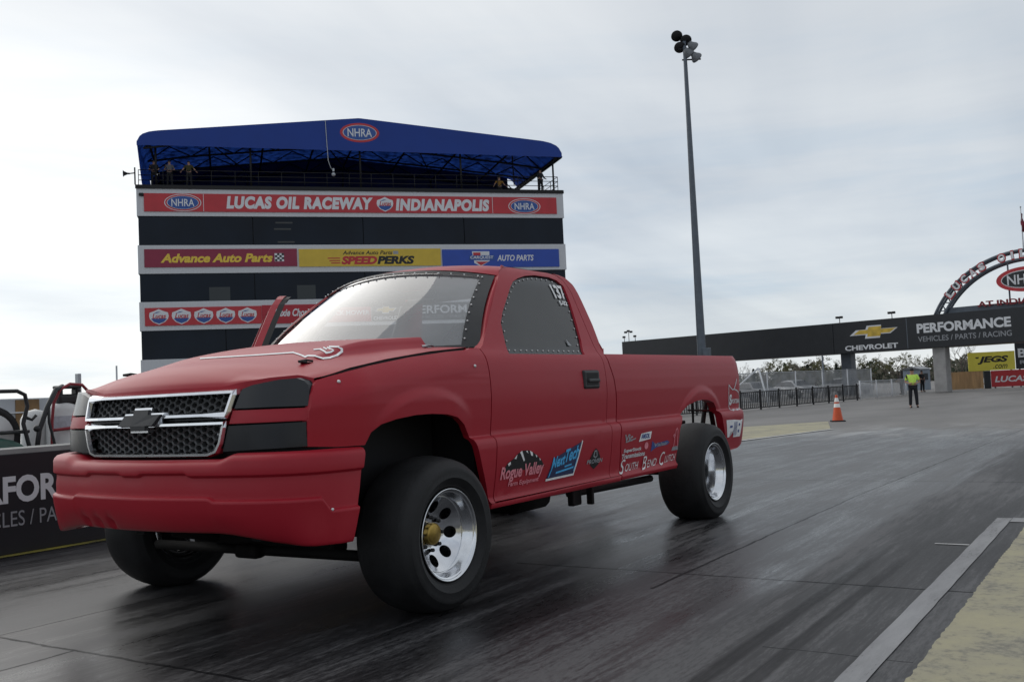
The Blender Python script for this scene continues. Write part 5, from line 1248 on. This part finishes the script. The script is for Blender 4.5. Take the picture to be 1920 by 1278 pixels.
for z in (15.62, 15.95, 16.28): rl.tube([(.15, .12, z), (28.35, .12, z), (28.35, 11.6, z)], .025, 6)
for i in range(20): rl.tube([(.15+1.484*i, .12, 15.3), (.15+1.484*i, .12, 16.28)], .025, 6)
for i in range(1, 8): rl.tube([(28.35, .12+1.6*i, 15.3), (28.35, .12+1.6*i, 16.28)], .025, 6)
rl.build('deck_railing', BLACKM, TW)
# logo on the valance
nhra(14.27, 18.97, 1.32, .66, cano, y=-.306, back=SIGNRED)
MB().box((W_/2, -.03, 15.16), (W_+.1, .10, .22)).build('parapet_cap', BLACKM, TW)
stx = MB(); stx.tube([(12.0, -.33, 19.72), (12.05, -.34, 18.2), (12.1, -.33, 17.0), (12.25, -.30, 16.55), (12.4, -.28, 16.35)], .025, 6); stx.sphere((12.42, -.28, 16.1), .14, 6); stx.box((12.42, -.28, 16.4), (.12, .12, .2))
stx.build('hanging_camera', GALV, TW)
def tloc(x, y, z):
    c, s = math.cos(TROT), math.sin(TROT); return (TA[0]+c*x-s*y, TA[1]+s*x+c*y, z)
hn = MB(); hn.lathe([(0, .22), (.06, .15), (.25, .06), (.4, .05), (.42, 0)], (-.75, 0, 16.0), 'X', 14); hn.tube([(-.4, 0, 16.0), (-.02, 0, 16.05)], .04, 6); hn.tube([(-.05, 0, 15.3), (-.05, 0, 16.4)], .05, 6)
o = hn.build('horn_speaker', BLACKM); o.location = (TA[0], TA[1], 0); o.rotation_euler = (0, 0, TROT); tag(o, 'black horn loudspeaker at the left corner of the tower deck', 'loudspeaker')
for (x, lab, sh, ps) in ((1.05, 'person at the railing, leftmost of three under the canopy', DARKCLOTH, 'front'), (2.0, 'person in grey vest between two others at the railing', mat('grey_cloth', (.12, .12, .13), .85), 'front'), (3.2, 'person in yellow trimmed dark shirt with arms spread on railing', mat('yellow_black_cloth', (.05, .045, .012), .85), 'wide')):
    p = person(tloc(x, .75, 15.3), TROT-math.pi/2, lab, None, sh, DARKCLOTH, ps, h=1.78)
person(tloc(27.35, 1.0, 15.3), TROT-1.2, 'person in dark clothes standing against the sky at the tower corner', None, DARKCLOTH, DARKCLOTH, 'rail', h=1.74, sleeves='long', cap=True)
person(tloc(24.25, 1.0, 14.75), TROT-math.pi/2, 'person with raised yellow sleeves leaning behind the railing', None, mat('orange_cloth', (.25, .13, .02), .85), DARKCLOTH, 'wide', h=1.70)
cam_b = MB(); cam_b.box((.3, .05, 14.66), (.3, .4, .2), bev=.05); o = cam_b.build('wall_camera', BLACKM, TW); 

# ---------------------------------------------------------------- floodlight mast
PX, PY = -54.79, -19.82
FM = empty('floodlight_mast', (PX, PY, TZ), 0, 'tall slim grey floodlight mast standing behind the truck bed', 'light mast')
pm = MB(); pm.lathe([(0, .30), (.02, .30), (22.2, .12), (23.4, .11), (23.42, 0)], (0, 0, 0), 'Z', 16); pm.build('pole', STEELGREY, FM)
MB().box((.28, .45, 1.95), (.42, .42, 3.5), bev=.03).build('control_box', STEELGREY, FM)
ar_ = MB(); rt_ = Vector((-.54, .84, 0))     # image right
for z, a, b in ((23.5, -.3, .3), (22.9, -.4, .7), (22.2, -.2, 1.0)): ar_.tube([rt_*a+Vector((0, 0, z)), rt_*b+Vector((0, 0, z))], .05, 6)
ar_.build_each('cross_arm', BLACKM, FM)
GREYL = mat('lamp_backs', (0.16, 0.17, 0.18), .45, metal=.3)
toc = Vector((.84, .54, 0))
for (a, z, face) in ((-.45, 23.75, 1), (.12, 23.45, 1), (-.30, 23.0, 1), (.60, 22.95, 0), (.30, 22.55, 0), (.78, 22.25, 0)):
    q = rt_*a+Vector((0, 0, z)); L = MB()
    L.lathe([(0, .0), (0, .36), (.05, .37), (.13, .35), (.32, .22), (.48, .15), (.50, 0)], (0, 0, 0), 'Z', 18)
    o = L.build('floodlight', BLACKM if face else GREYL, FM); dirv = (toc*.75+Vector((0, 0, -.66))) if face else (rt_*-.3-toc*.1+Vector((0, 0, -.75)))
    if not face: dirv = (rt_*.55 + Vector((0, 0, -.45)) + toc*-.35)
    o.location = q; o.rotation_euler = (-dirv).to_track_quat('Z', 'Y').to_euler()

# ---------------------------------------------------------------- sign bridge with arch
BRT = math.atan2(.98, .2)
BR = empty('sign_bridge', (-81.22, -38.51, 0), BRT, 'long black sign bridge over the track with white lettering', 'bridge')
bx = MB(); bx.box((25.5, 1.6, 4.16), (51, 3.2, 2.46)); bx.build('deck', SIGNBLK, BR)
pnl = MB()
for a, b2 in ((0, 9), (9.02, 21.5), (21.52, 27.48), (27.5, 35.9), (35.92, 51)): pnl.box(((a+b2)/2, -.05, 4.17), (b2-a-.02, .08, 2.44))
pnl.build('fascia', SIGNBLK, BR)
em_ = Sheet(-.094).poly(bowtie(24.85, 4.47, 1.95, .50)).build('emblem', SIGNWHT, BR, 'gold cross shaped emblem with white edge'); Sheet(-.10).poly(bowtie(24.95, 4.49, 1.72, .38)).build('emblem_field', GOLDV, em_)
Sheet(-.094).text('CHEVROLET', 22.45, 26.75, 3.10, 3.50, .035).build('lettering', SIGNWHT, BR)
Sheet(-.094).text('PERFORMANCE', 28.25, 34.95, 4.07, 4.80, .040).build('lettering', SIGNWHT, BR)
s_ = Sheet(-.094); s_.text('VEHICLES / PARTS / RACING', 28.3, 34.95, 3.42, 3.82, .008); s_.build('lettering', LETGREY, BR)
Sheet(-.094).rect(27.46, 27.52, 2.98, 5.36).build('trim', STEELGREY, BR)
MB().box((29.62, .75, 1.25), (.95, .95, 3.4), bev=.05).build('pier', CONCRETE, BR)
MB().box((46.0, .75, 1.25), (.95, .95, 3.4), bev=.05).build('pier', CONCRETE, BR)
MB().box((21.65, 2.0, 1.3), (.85, .85, 3.4)).build('steel_column', STEELGREY, BR); MB().box((3.0, 1.5, 1.3), (.85, .85, 3.4)).build('steel_column', STEELGREY, BR)
MB().box((40.3, .9, 5.62), (20.4, .5, .42)).build('beam', STEELGREY, BR)
AC, AZ, RO, RI = 35.96, 2.2, 7.37, 6.50
am_ = MB()
a0 = math.asin((5.35-AZ)/RO); N = 44
def apt(r, a): return (AC-r*math.cos(a), .5, AZ+r*math.sin(a))
for r in (RO-.12, RI+.12):
    for dy in (0, .6):
        am_.tube([Vector(apt(r, a0+(math.pi-2*a0)*k/N))+Vector((0, dy, 0)) for k in range(N+1)], .11, 8)
for k in range(N):
    a = a0+(math.pi-2*a0)*k/N; b2 = a0+(math.pi-2*a0)*(k+1)/N
    if k < 9 or k > N-10: am_.tube([apt(RO-.12 if k % 2 else RI+.12, a), apt(RI+.12 if k % 2 else RO-.12, b2)], .045, 6)
am_.build('arch', STEELGREY, BR)
at_ = Sheet(.36); lt_ = []
word = 'LUCAS OIL RACEWAY'
am1 = MB(); am2 = MB(); arcs = (math.radians(40), math.radians(140))
for i, ch in enumerate(word):
    if ch == ' ': continue
    a = R_(41.5)+R_(97)*i/(len(word)-1); r0 = RI+.20; hh = .60; wd = .52
    vs, fs = text2d(ch, .05)
    for mbx, sc, yy in ((am1, 1.18, .34), (am2, .88, .31)):
        pts = []
        for u, v in vs:
            du = (u-.5)*wd*sc*(.35 if ch == 'I' else 1); dv = (v-.5)*hh*sc
            rr = r0+hh/2+dv; X = AC-rr*math.cos(a)+du*math.sin(a); Z = AZ+rr*math.sin(a)+du*math.cos(a); pts.append((X, yy, Z))
        mbx.add(pts, fs)
lo = am1.build('arch_letters', mat('arch_red', (0.48, 0.025, 0.035), .5), BR); am2.build('letter_faces', SIGNWHT, lo)
ov = MB(); ov.prism([(AC+1.95*math.cos(2*math.pi*k/40), 7.39+.88*math.sin(2*math.pi*k/40)) for k in range(40)], .35, .65); ovo = ov.build('oval_sign', SIGNRED, BR)
Sheet(.344).ell(AC, 7.39, 1.62, .64).build('logo_line', SIGNWHT, ovo); Sheet(.338).ell(AC, 7.39, 1.56, .58).build('logo_field', SIGNBLK, ovo); Sheet(.332).text('NHRA', AC-1.2, AC+1.2, 7.04, 7.74, .014).build('logo_lettering', SIGNWHT, ovo)
hg = MB()
for dx_ in (-1.15, 1.15): hg.tube([(AC+dx_, .5, 5.7), (AC+dx_, .5, 8.75)], .06, 6)
hg.build_each('hanger', STEELGREY, BR)
ai = MB(); vs, fs = text2d('AT INDIANAPOLIS', .03); 
ai.add([(32.6+6.7*u, .42, 5.66+.42*v) for u, v in vs], fs); ai.add([(32.6+6.7*u, .5, 5.66+.42*v) for u, v in vs], fs); ai.box((AC, .55, 5.80), (6.9, .05, .05)); ai.build('lettering', mat('deep_red_letters', (0.20, 0.015, 0.022), .5), BR)
for (x, z, n) in ((-.05, 5.40, 1), (.5, 5.40, 3), (1.25, 5.40, 1), (21.9, 5.40, 2), (26.2, 5.40, 2)):
    f = MB(); hh = .45 if n < 3 else .9
    f.tube([(x, .4, z), (x, .4, z+hh)], .03, 6)
    for k in range(n): f.box((x+(k-(n-1)/2)*.32, .35, z+hh+(.1 if k == 1 and n == 3 else 0)), (.26, .2, .18), bev=.03)
    f.build('deck_light', BLACKM, BR)
def bloc(x, y, z):
    c, s = math.cos(BRT), math.sin(BRT); return (-81.22+c*x-s*y, -38.51+s*x+c*y, z)
FP = empty('flagpole', bloc(35.95, .5, 9.57), BRT, 'flagpole with limp red flag on top of the arch', 'flagpole')
f = MB(); f.lathe([(0, .05), (2.9, .03), (2.92, 0)], (0, 0, 0), 'Z', 8); f.sphere((0, 0, 2.95), .06, 6); f.build('pole', GALV, FP)
f = MB(); f.grid(lambda u, v: (-.05+.32*u*(.4+.6*v)+.05*math.sin(9*v+3*u), .08*math.sin(8*u+4*v), 2.55-1.35*v-.12*u), 6, 14); f.build('flag', mat('flag_cloth', (0.20, 0.03, 0.05), .8, var=.6, vscale=5), FP)

# ---------------------------------------------------------------- signs and wood fence beyond the bridge
SRT = math.atan2(.93, -.37); SO = (-84.9, -10.33)
def sloc(x, y, z):
    c, s = math.cos(SRT), math.sin(SRT); return (SO[0]+c*x-s*y, SO[1]+s*x+c*y, z)
WF = empty('wood_fence', sloc(0, 0, TZ), SRT, 'brown wooden board fence between the pier and the red sign', 'fence')
wf = MB()
for i in range(19): wf.box((-.3+.16*i, .05, .74+random.uniform(-.012, .012)), (.152, .03, 1.44))
wf.build('boards', mat('fence_wood', (0.46, 0.28, 0.135), .8, var=.22, vscale=1.5, stretch=(3, 1, .4)), WF); MB().box((1.3, .1, .4), (3.2, .04, .09)).build('rail', mat('fence_wood', (0, 0, 0)), WF)
def board(name, x0, x1, z0, z1, m, label, y=0.0):
    E = empty(name, sloc(x0, y, TZ), SRT, label, 'sign'); MB().box(((x1-x0)/2, .06, (z0+z1)/2-TZ), (x1-x0, .10, z1-z0)).build('board', m, E)
    q = MB(); q.box((.3, .16, (z1-TZ)/2), (.12, .08, z1-TZ)); q.box((x1-x0-.3, .16, (z1-TZ)/2), (.12, .08, z1-TZ)); q.build_each('post', STEELGREY, E); return E
E1 = board('sign', 1.58, 5.18, 1.02, 2.56, mat('bright_yellow_sign', (.74, .64, .08), .5, var=.06, vscale=1), 'yellow sign with slanted black lettering above the wood fence', .0)
Sheet(.004).text('JEGS', .72, 3.1, 2.0, 2.66, .05, .25).build('lettering', LETBLK, E1); Sheet(.004).text('.com', 1.9, 3.0, 1.62, 1.94, .01, .3).build('lettering', LETBLK, E1)
Sheet(.004).poly([(.55, 2.62), (.85, 2.62), (.8, 2.5), (.6, 2.5)]).build('print', LETBLK, E1)
E2 = board('sign', 3.28, 10.5, -.35, 1.0, mat('red_sign', (.46, .03, .035), .5, var=.06, vscale=1), 'red sign with white lettering below the black sign', .02)
Sheet(.004).text('LUCAS OIL', .25, 4.3, .48, .98, .03, .22).build('lettering', SIGNWHT, E2)
E3 = board('sign', 5.24, 11.0, 1.04, 3.4, SIGNBLK, 'black sign with white serif lettering at the right edge', .01)
Sheet(.004).text("Bill's", .2, 2.3, 2.42, 3.2, .03).build('lettering', SIGNWHT, E3); Sheet(.004).text("Racing", .3, 2.3, 1.8, 2.2, .03).build('lettering', LETGREY, E3)
pb = empty('gate_post', sloc(2.98, .02, TZ), SRT, 'black upright panel between wood fence and red sign', 'post'); MB().box((0, .05, .72), (.52, .1, 1.44), bev=.02).build('panel', SIGNBLK, pb); MB().box((0, .05, 1.5), (.4, .08, .12), bev=.03).build('cap', WHITE, pb)

# ---------------------------------------------------------------- fences, cars, cone
def run(p, q, n): return [(p[0]+(q[0]-p[0])*i/n, p[1]+(q[1]-p[1])*i/n) for i in range(n+1)]
A0, A1 = (-33.0, -14.9), (-59.6, -11.5); ang = math.atan2(A1[1]-A0[1], A1[0]-A0[0]); LEN = math.hypot(A1[0]-A0[0], A1[1]-A0[1])
PF = empty('picket_fence', (A0[0], A0[1], TZ), ang, 'black metal picket barricade fence along the staging lane', 'fence')
def gzl(x): return gz(A0[0]+math.cos(ang)*x)-TZ
m1 = MB(); m2 = MB(); m3 = MB()
n = int(LEN/.21)
for i in range(n):
    x = LEN*i/n; m1.box((x, 0, gzl(x)+.52), (.032, .03, .86))
for i in range(int(LEN/2.2)+1): x = min(LEN, 2.2*i); m2.box((x, 0, gzl(x)+.52), (.08, .07, 1.04))
for z in (.12, .93):
    m3.tube([(LEN*i/12, 0, gzl(LEN*i/12)+z) for i in range(13)], .03, 6)
m1.build('pickets', BLACKM, PF); m2.build_each('post', BLACKM, PF); m3.build_each('rail', BLACKM, PF)
MESH = bpy.data.materials.new('chain_link'); MESH.use_nodes = True; _t = MESH.node_tree; _b = _t.nodes['Principled BSDF']; _b.inputs['Base Color'].default_value = (.42, .43, .44, 1); _b.inputs['Metallic'].default_value = .1
_tr = _t.nodes.new('ShaderNodeBsdfTransparent'); _mx = _t.nodes.new('ShaderNodeMixShader'); _mx.inputs[0].default_value = .32; _t.links.new(_tr.outputs[0], _mx.inputs[1]); _t.links.new(_b.outputs[0], _mx.inputs[2])
_n = _t.nodes.new('ShaderNodeTexNoise'); _n.inputs['Scale'].default_value = 1.3; _tc = _t.nodes.new('ShaderNodeTexCoord'); _t.links.new(_tc.outputs['Object'], _n.inputs['Vector'])
_mr = _t.nodes.new('ShaderNodeMapRange'); _mr.inputs[1].default_value = .3; _mr.inputs[2].default_value = .7; _mr.inputs[3].default_value = .38; _mr.inputs[4].default_value = .66; _t.links.new(_n.outputs[0], _mr.inputs[0]); _t.links.new(_mr.outputs[0], _mx.inputs[0])
_t.links.new(_mx.outputs[0], _t.nodes['Material Output'].inputs[0])
def chain(p, q, hgt, label):
    a = math.atan2(q[1]-p[1], q[0]-p[0]); L = math.hypot(q[0]-p[0], q[1]-p[1])
    E = empty('chain_link_fence', (p[0], p[1], TZ), a, label, 'fence'); n = max(2, int(L/3.0))
    mb = MB(); mb.grid(lambda u, v: (L*u, 0, .05+(hgt-.05)*v), n, 1, False); mb.build('mesh', MESH, E)
    po = MB()
    for i in range(n+1): po.tube([(L*i/n, 0, 0), (L*i/n, 0, hgt+.05)], .045, 6)
    po.build_each('post', SIGNWHT, E); t = MB(); t.tube([(0, 0, hgt), (L, 0, hgt)], .03, 6); t.build('top_rail', GALV, E); return E
chain((-47, -21), (-72.0, -13.6), 2.0, 'tall chain link fence with pale posts behind the picket barricade')
chain((-61.0, -11.8), (-70.5, -10.9), 1.15, 'low chain link fence running on from the black pickets')
br_ = MB(); br_.tube([(0, 0, 0), (.3, 2.9, 2.2)], .05, 6); br_.tube([(.3, 2.9, 2.2), (.35, 3.4, .0)], .05, 6); o = br_.build('fence_brace', SIGNWHT); o.location = (-49.5, -17.2, TZ); tag(o, 'slanting white brace pole by the chain link fence end', 'pole')
pst = MB(); pst.tube([(-71.7, -11.4, TZ), (-71.7, -11.4, TZ+1.75)], .09, 8); tag(pst.build('fence_post', BLACKM), 'black post at the end of the low chain link fence', 'post')
def car(loc, rotz, col, label, nm='parked_car'):
    C_ = empty(nm, loc, rotz, label, 'car', 'cars parked behind the fence')
    pr = [(-2.2, .35), (-2.25, .62), (-2.15, .86), (-1.5, .93), (-.75, 1.36), (-.1, 1.44), (.55, 1.38), (1.15, .98), (1.95, .86), (2.22, .66), (2.22, .35)]
    mb = MB(); W2 = [.80, .86, .86, .84, .66, .62, .66, .84, .84, .82, .78]
    vs = [(x, -w2, z) for (x, z), w2 in zip(pr, W2)]+[(x, w2, z) for (x, z), w2 in zip(pr, W2)]; n = len(pr)
    mb.add(vs, [tuple(range(n)), tuple(range(2*n-1, n-1, -1))]+[(i, (i+1) % n, (i+1) % n+n, i+n) for i in range(n)]); body = mb.build('body', col, C_)
    body.modifiers.new('b', 'BEVEL').width = .06
    g = MB()
    for s in (-1, 1): g.add([(-1.35, s*.835, .97), (-.75, s*.672, 1.31), (.5, s*.672, 1.31), (1.0, s*.835, .98)], [(0, 1, 2, 3)])
    g.add([(-1.46, -.74, .97), (-1.46, .74, .97), (-.82, .60, 1.335), (-.82, -.60, 1.335)], [(0, 1, 2, 3)]); g.add([(1.13, -.74, 1.01), (1.13, .74, 1.01), (.62, .60, 1.36), (.62, -.60, 1.36)], [(0, 1, 2, 3)])
    for i in range(len(g.v)): x, y, z = g.v[i]; g.v[i] = (x+(.02 if x > .9 else (-.02 if x < -1.2 else 0)), y*1.02, z+.012)
    g.build_each('window', TOWERGLASS, C_)
    for x in (-1.35, 1.38):
        for s in (-1, 1):
            t = MB(); t.lathe([(-.1, .0), (-.1, .30), (-.08, .33), (.08, .33), (.1, .30), (.1, 0)], (x, s*.76, .33), 'Y', 20); t.build('wheel', RUBBER, C_)
    lm = MB()
    for s in (-1, 1): lm.box((2.19, s*.6, .70), (.08, .3, .12), bev=.03); lm.box((-2.2, s*.62, .76), (.08, .3, .14), bev=.03)
    lm.build_each('lamp', SIGNWHT, C_); return C_
SILVER = mat('silver_paint', (.40, .41, .43), .35, metal=.4, var=.08, vscale=2); GREYC = mat('grey_paint', (.17, .175, .19), .35, metal=.4); WHITEC = mat('white_paint', (.5, .5, .5), .35)
car((-66, -20.5, TZ), .9, GREYC, 'dark grey car parked behind the fence, nearest the truck tail')
car((-74, -20.0, TZ), 1.0, SILVER, 'silver car parked behind the fence left of the steel column')
car((-80, -17.5, TZ), 1.1, WHITEC, 'white car parked behind the fence right of the steel column')
car((-72, -27.5, TZ), .6, GREYC, 'dark car parked in the row farther from the fence')
VN = empty('enclosed_trailer', (-71, -31.5, TZ), .7, 'grey enclosed trailer parked beyond the fence at the truck tail', 'trailer')
MB().box((0, 0, 1.5), (6.0, 2.3, 2.2), bev=.06).build('body', mat('trailer_grey', (.30, .33, .37), .5, var=.1, vscale=1), VN); MB().box((0, -1.17, 1.4), (5.0, .03, .2)).build('stripe', SIGNWHT, VN)
t = MB()
for x in (-.5, .5): t.lathe([(-.12, .0), (-.12, .36), (.12, .36), (.12, 0)], (x, -1.1, .36), 'Y', 18); t.lathe([(-.12, .0), (-.12, .36), (.12, .36), (.12, 0)], (x, 1.1, .36), 'Y', 18)
t.build_each('wheel', RUBBER, VN)
BB = empty('ticket_booth', (-92, -14.2, TZ), 1.2, 'small blue grey booth behind the concrete pier', 'booth')
MB().box((0, 0, .95), (1.7, 1.6, 1.9)).build('walls', mat('booth_blue', (.22, .27, .33), .6, var=.1, vscale=1), BB); MB().prism([(-1.0, 1.9), (1.0, 1.9), (0, 2.15)], -.95, .95).build('roof', GREYC, BB); MB().box((.86, 0, 1.2), (.04, .8, .6)).build('window', TOWERGLASS, BB)
cn = empty('traffic_cone', (-25.46, -3.88, gz(-25.46)), .4, 'orange traffic cone with two white bands on a black base', 'traffic cone')
MB().box((0, 0, .02), (.40, .40, .04), bev=.015).build('base', BLACKM, cn)
ORG = mat('cone_orange', (.62, .085, .02), .5, var=.08, vscale=8)
k = MB(); k.lathe([(.04, .155), (.06, .150), (.755, .034), (.775, .030), (.775, .018), (.70, .02)], (0, 0, 0), 'Z', 28); k.build('cone_body', ORG, cn)
for z0, z1 in ((.415, .525), (.575, .69)):
    r = lambda z: .150-(.150-.034)*(z-.06)/.695+.003
    k = MB(); k.lathe([(z0, r(z0)), (z1, r(z1))], (0, 0, 0), 'Z', 28); k.build('reflective_band', mat('cone_white', (.85, .85, .83), .4), cn)

# ---------------------------------------------------------------- trees beyond the lot
BARK = mat('bark', (.075, .06, .05), .9, var=.3, vscale=6); TWIG = mat('twigs', (.16, .14, .12), .9, var=.3, vscale=3); NEED = mat('evergreen', (.055, .070, .042), .85, var=.4, vscale=2.5); BUD = mat('spring_buds', (.13, .13, .05), .85, var=.3, vscale=2.0)
def bare_tree(h, seed, bud=0.0):
    rnd = random.Random(seed); E = empty('bare_tree', (0, 0, 0)); tr = MB(); tw_ = MB(); lf = MB()
    tr.tube([(0, 0, 0), (.05*h*rnd.uniform(-.3, .3), 0, h*.25), (0, 0, h*.5)], .1, 7, rads=[h*.022, h*.017, h*.011])
    def br(p, d, L, r, dep):
        q = p+d*L; m_ = (p+q)/2+Vector((rnd.uniform(-1, 1), rnd.uniform(-1, 1), rnd.uniform(0, 1)))*L*.07
        (tr if dep < 1 else tw_).tube([p, m_, q], r, 5 if dep < 2 else 3, caps=False, rads=[r, r*.8, r*.55])
        if dep < 4:
            for _ in range(3 if dep < 3 else 4):
                nd = (d+Vector((rnd.uniform(-1, 1), rnd.uniform(-1, 1), rnd.uniform(-.15, .8)))*.75).normalized(); br(p.lerp(q, rnd.uniform(.45, 1.0)), nd, L*rnd.uniform(.5, .78), r*.55, dep+1)
        elif rnd.random() < bud:
            for _ in range(3):
                c = q+Vector((rnd.uniform(-1, 1), rnd.uniform(-1, 1), rnd.uniform(-1, 1)))*.25; a = Vector((rnd.uniform(-1, 1), rnd.uniform(-1, 1), rnd.uniform(-1, 1))).normalized()*.16; b = Vector((rnd.uniform(-1, 1), rnd.uniform(-1, 1), rnd.uniform(-1, 1))).normalized()*.13
                lf.add([c-a, c+b, c+a, c-b], [(0, 1, 2, 3)])
    for i in range(7):
        a = i*2.4+rnd.uniform(-.3, .3); z = h*(.08+.42*i/6)
        br(Vector((0, 0, z)), Vector((math.cos(a)*.7, math.sin(a)*.7, .75)).normalized(), h*.26*rnd.uniform(.8, 1.1), h*.0085, 0)
    tr.build('trunk', BARK, E); c = tw_.build('crown', TWIG, E)
    if lf.f: lf.build('leaf_buds', BUD, E)
    return E
def evergreen(h, seed):
    rnd = random.Random(seed); E = empty('evergreen_tree', (0, 0, 0)); tr = MB(); tr.tube([(0, 0, 0), (0, 0, h*.95)], .1, 6, rads=[h*.02, h*.004]); tr.build('trunk', BARK, E); cr_ = MB()
    for i in range(1500):
        t = rnd.random()**.8; z = h*(.10+.88*t); R0 = h*.24*(1-t)**.8*(.75+.35*math.sin(t*40+rnd.random()*2))+.08; a = rnd.random()*6.283; r = R0*math.sqrt(rnd.random())
        c = Vector((r*math.cos(a), r*math.sin(a), z-.25*r)); o = Vector((math.cos(a), math.sin(a), -.35))*.34; w2 = Vector((-math.sin(a), math.cos(a), rnd.uniform(-.4, .4)))*.11
        cr_.add([c-o*.5-w2, c-o*.5+w2, c+o], [(0, 1, 2)])
    cr_.build('crown', NEED, E); return E
PT = [bare_tree(8.5, 3), bare_tree(9.0, 11, .5), evergreen(6.5, 5)]
labs = [('bare leafless tree in the far tree line behind the fence', 'bare trees in the far tree line'), ('thin tree with yellowish spring buds in the far tree line', 'budding trees in the far tree line'), ('dark evergreen tree in the far tree line behind the fence', 'evergreens in the far tree line')]
used = [0, 0, 0]
def dirpt(px, D):      # a point D metres ahead along the view, for scattering distant trees by bearing
    v = _d + _r2*((px-960)/F_PX); v = Vector((v.x, v.y, 0)); v.normalize(); return (CAM[0]+v.x*D, CAM[1]+v.y*D)
rnd = random.Random(21)
spots = []
for i in range(26):
    b = 1395+14.5*i+rnd.uniform(-6, 6); kind = (0, 2, 1, 0, 1, 2, 1)[i % 7] if b < 1745 else 0
    spots.append((b, rnd.uniform(190, 240), kind, rnd.uniform(.50, .82)))
for (b, D, kind, sc) in spots:
    if 1760 < b: continue
    o = PT[kind] if used[kind] == 0 else copy_tree(PT[kind]); used[kind] += 1
    x, y = dirpt(b, D); o.location = (x, y, TZ-.1); o.rotation_euler = (0, 0, rnd.random()*6.28); o.scale = (sc, sc, sc*.85 if kind != 0 else sc*1.0); tag(o, labs[kind][0], 'tree', labs[kind][1])
o = copy_tree(PT[0]); x, y = dirpt(1800, 170); o.location = (x, y, TZ-.1); o.scale = (.85, .85, .85); tag(o, 'round headed bare tree just right of the concrete pier', 'tree')
# low scrub that closes the tree line
for nm_, m_2, lab_, seed_, hk in (('scrub', NEED, 'low dark green scrub along the foot of the far tree line', 4, 1.0), ('brush', mat('dry_brush', (.17, .158, .118), .9, var=.35, vscale=1.5), 'pale dry brush mixed through the far tree line', 9, 1.25)):
    sc_ = MB(); rnd = random.Random(seed_)
    for i in range(7000):
        b = rnd.uniform(1380, 1850); D = rnd.uniform(205, 250); x, y = dirpt(b, D); hmax = 2.3+.8*math.sin(b*.045+seed_)+.7*math.sin(b*.11+seed_)+.5*math.sin(b*.021+1); z = TZ+min(hmax*1.25, abs(rnd.gauss(0, .62))*hk*max(.8, hmax))
        a = rnd.random()*6.28; q = rnd.uniform(.18, .45); sc_.add([(x-math.cos(a)*q, y-math.sin(a)*q, z), (x+math.cos(a)*q, y+math.sin(a)*q, z+rnd.uniform(-.2, .2)), (x+rnd.uniform(-.2, .2), y, z+q*1.5)], [(0, 1, 2)])
    o = sc_.build(nm_, m_2); o['kind'] = 'stuff'; o['label'] = lab_; o['category'] = nm_
up_ = MB(); x, y = dirpt(1540, 135); up_.lathe([(0, .14), (6.5, .10), (6.52, 0)], (0, 0, 0), 'Z', 8); up_.box((0, 0, 6.0), (.1, 1.6, .1)); o = up_.build('utility_pole', STEELGREY); o.location = (x, y, TZ); tag(o, 'thin utility pole seen below the bridge left of the steel column', 'pole')
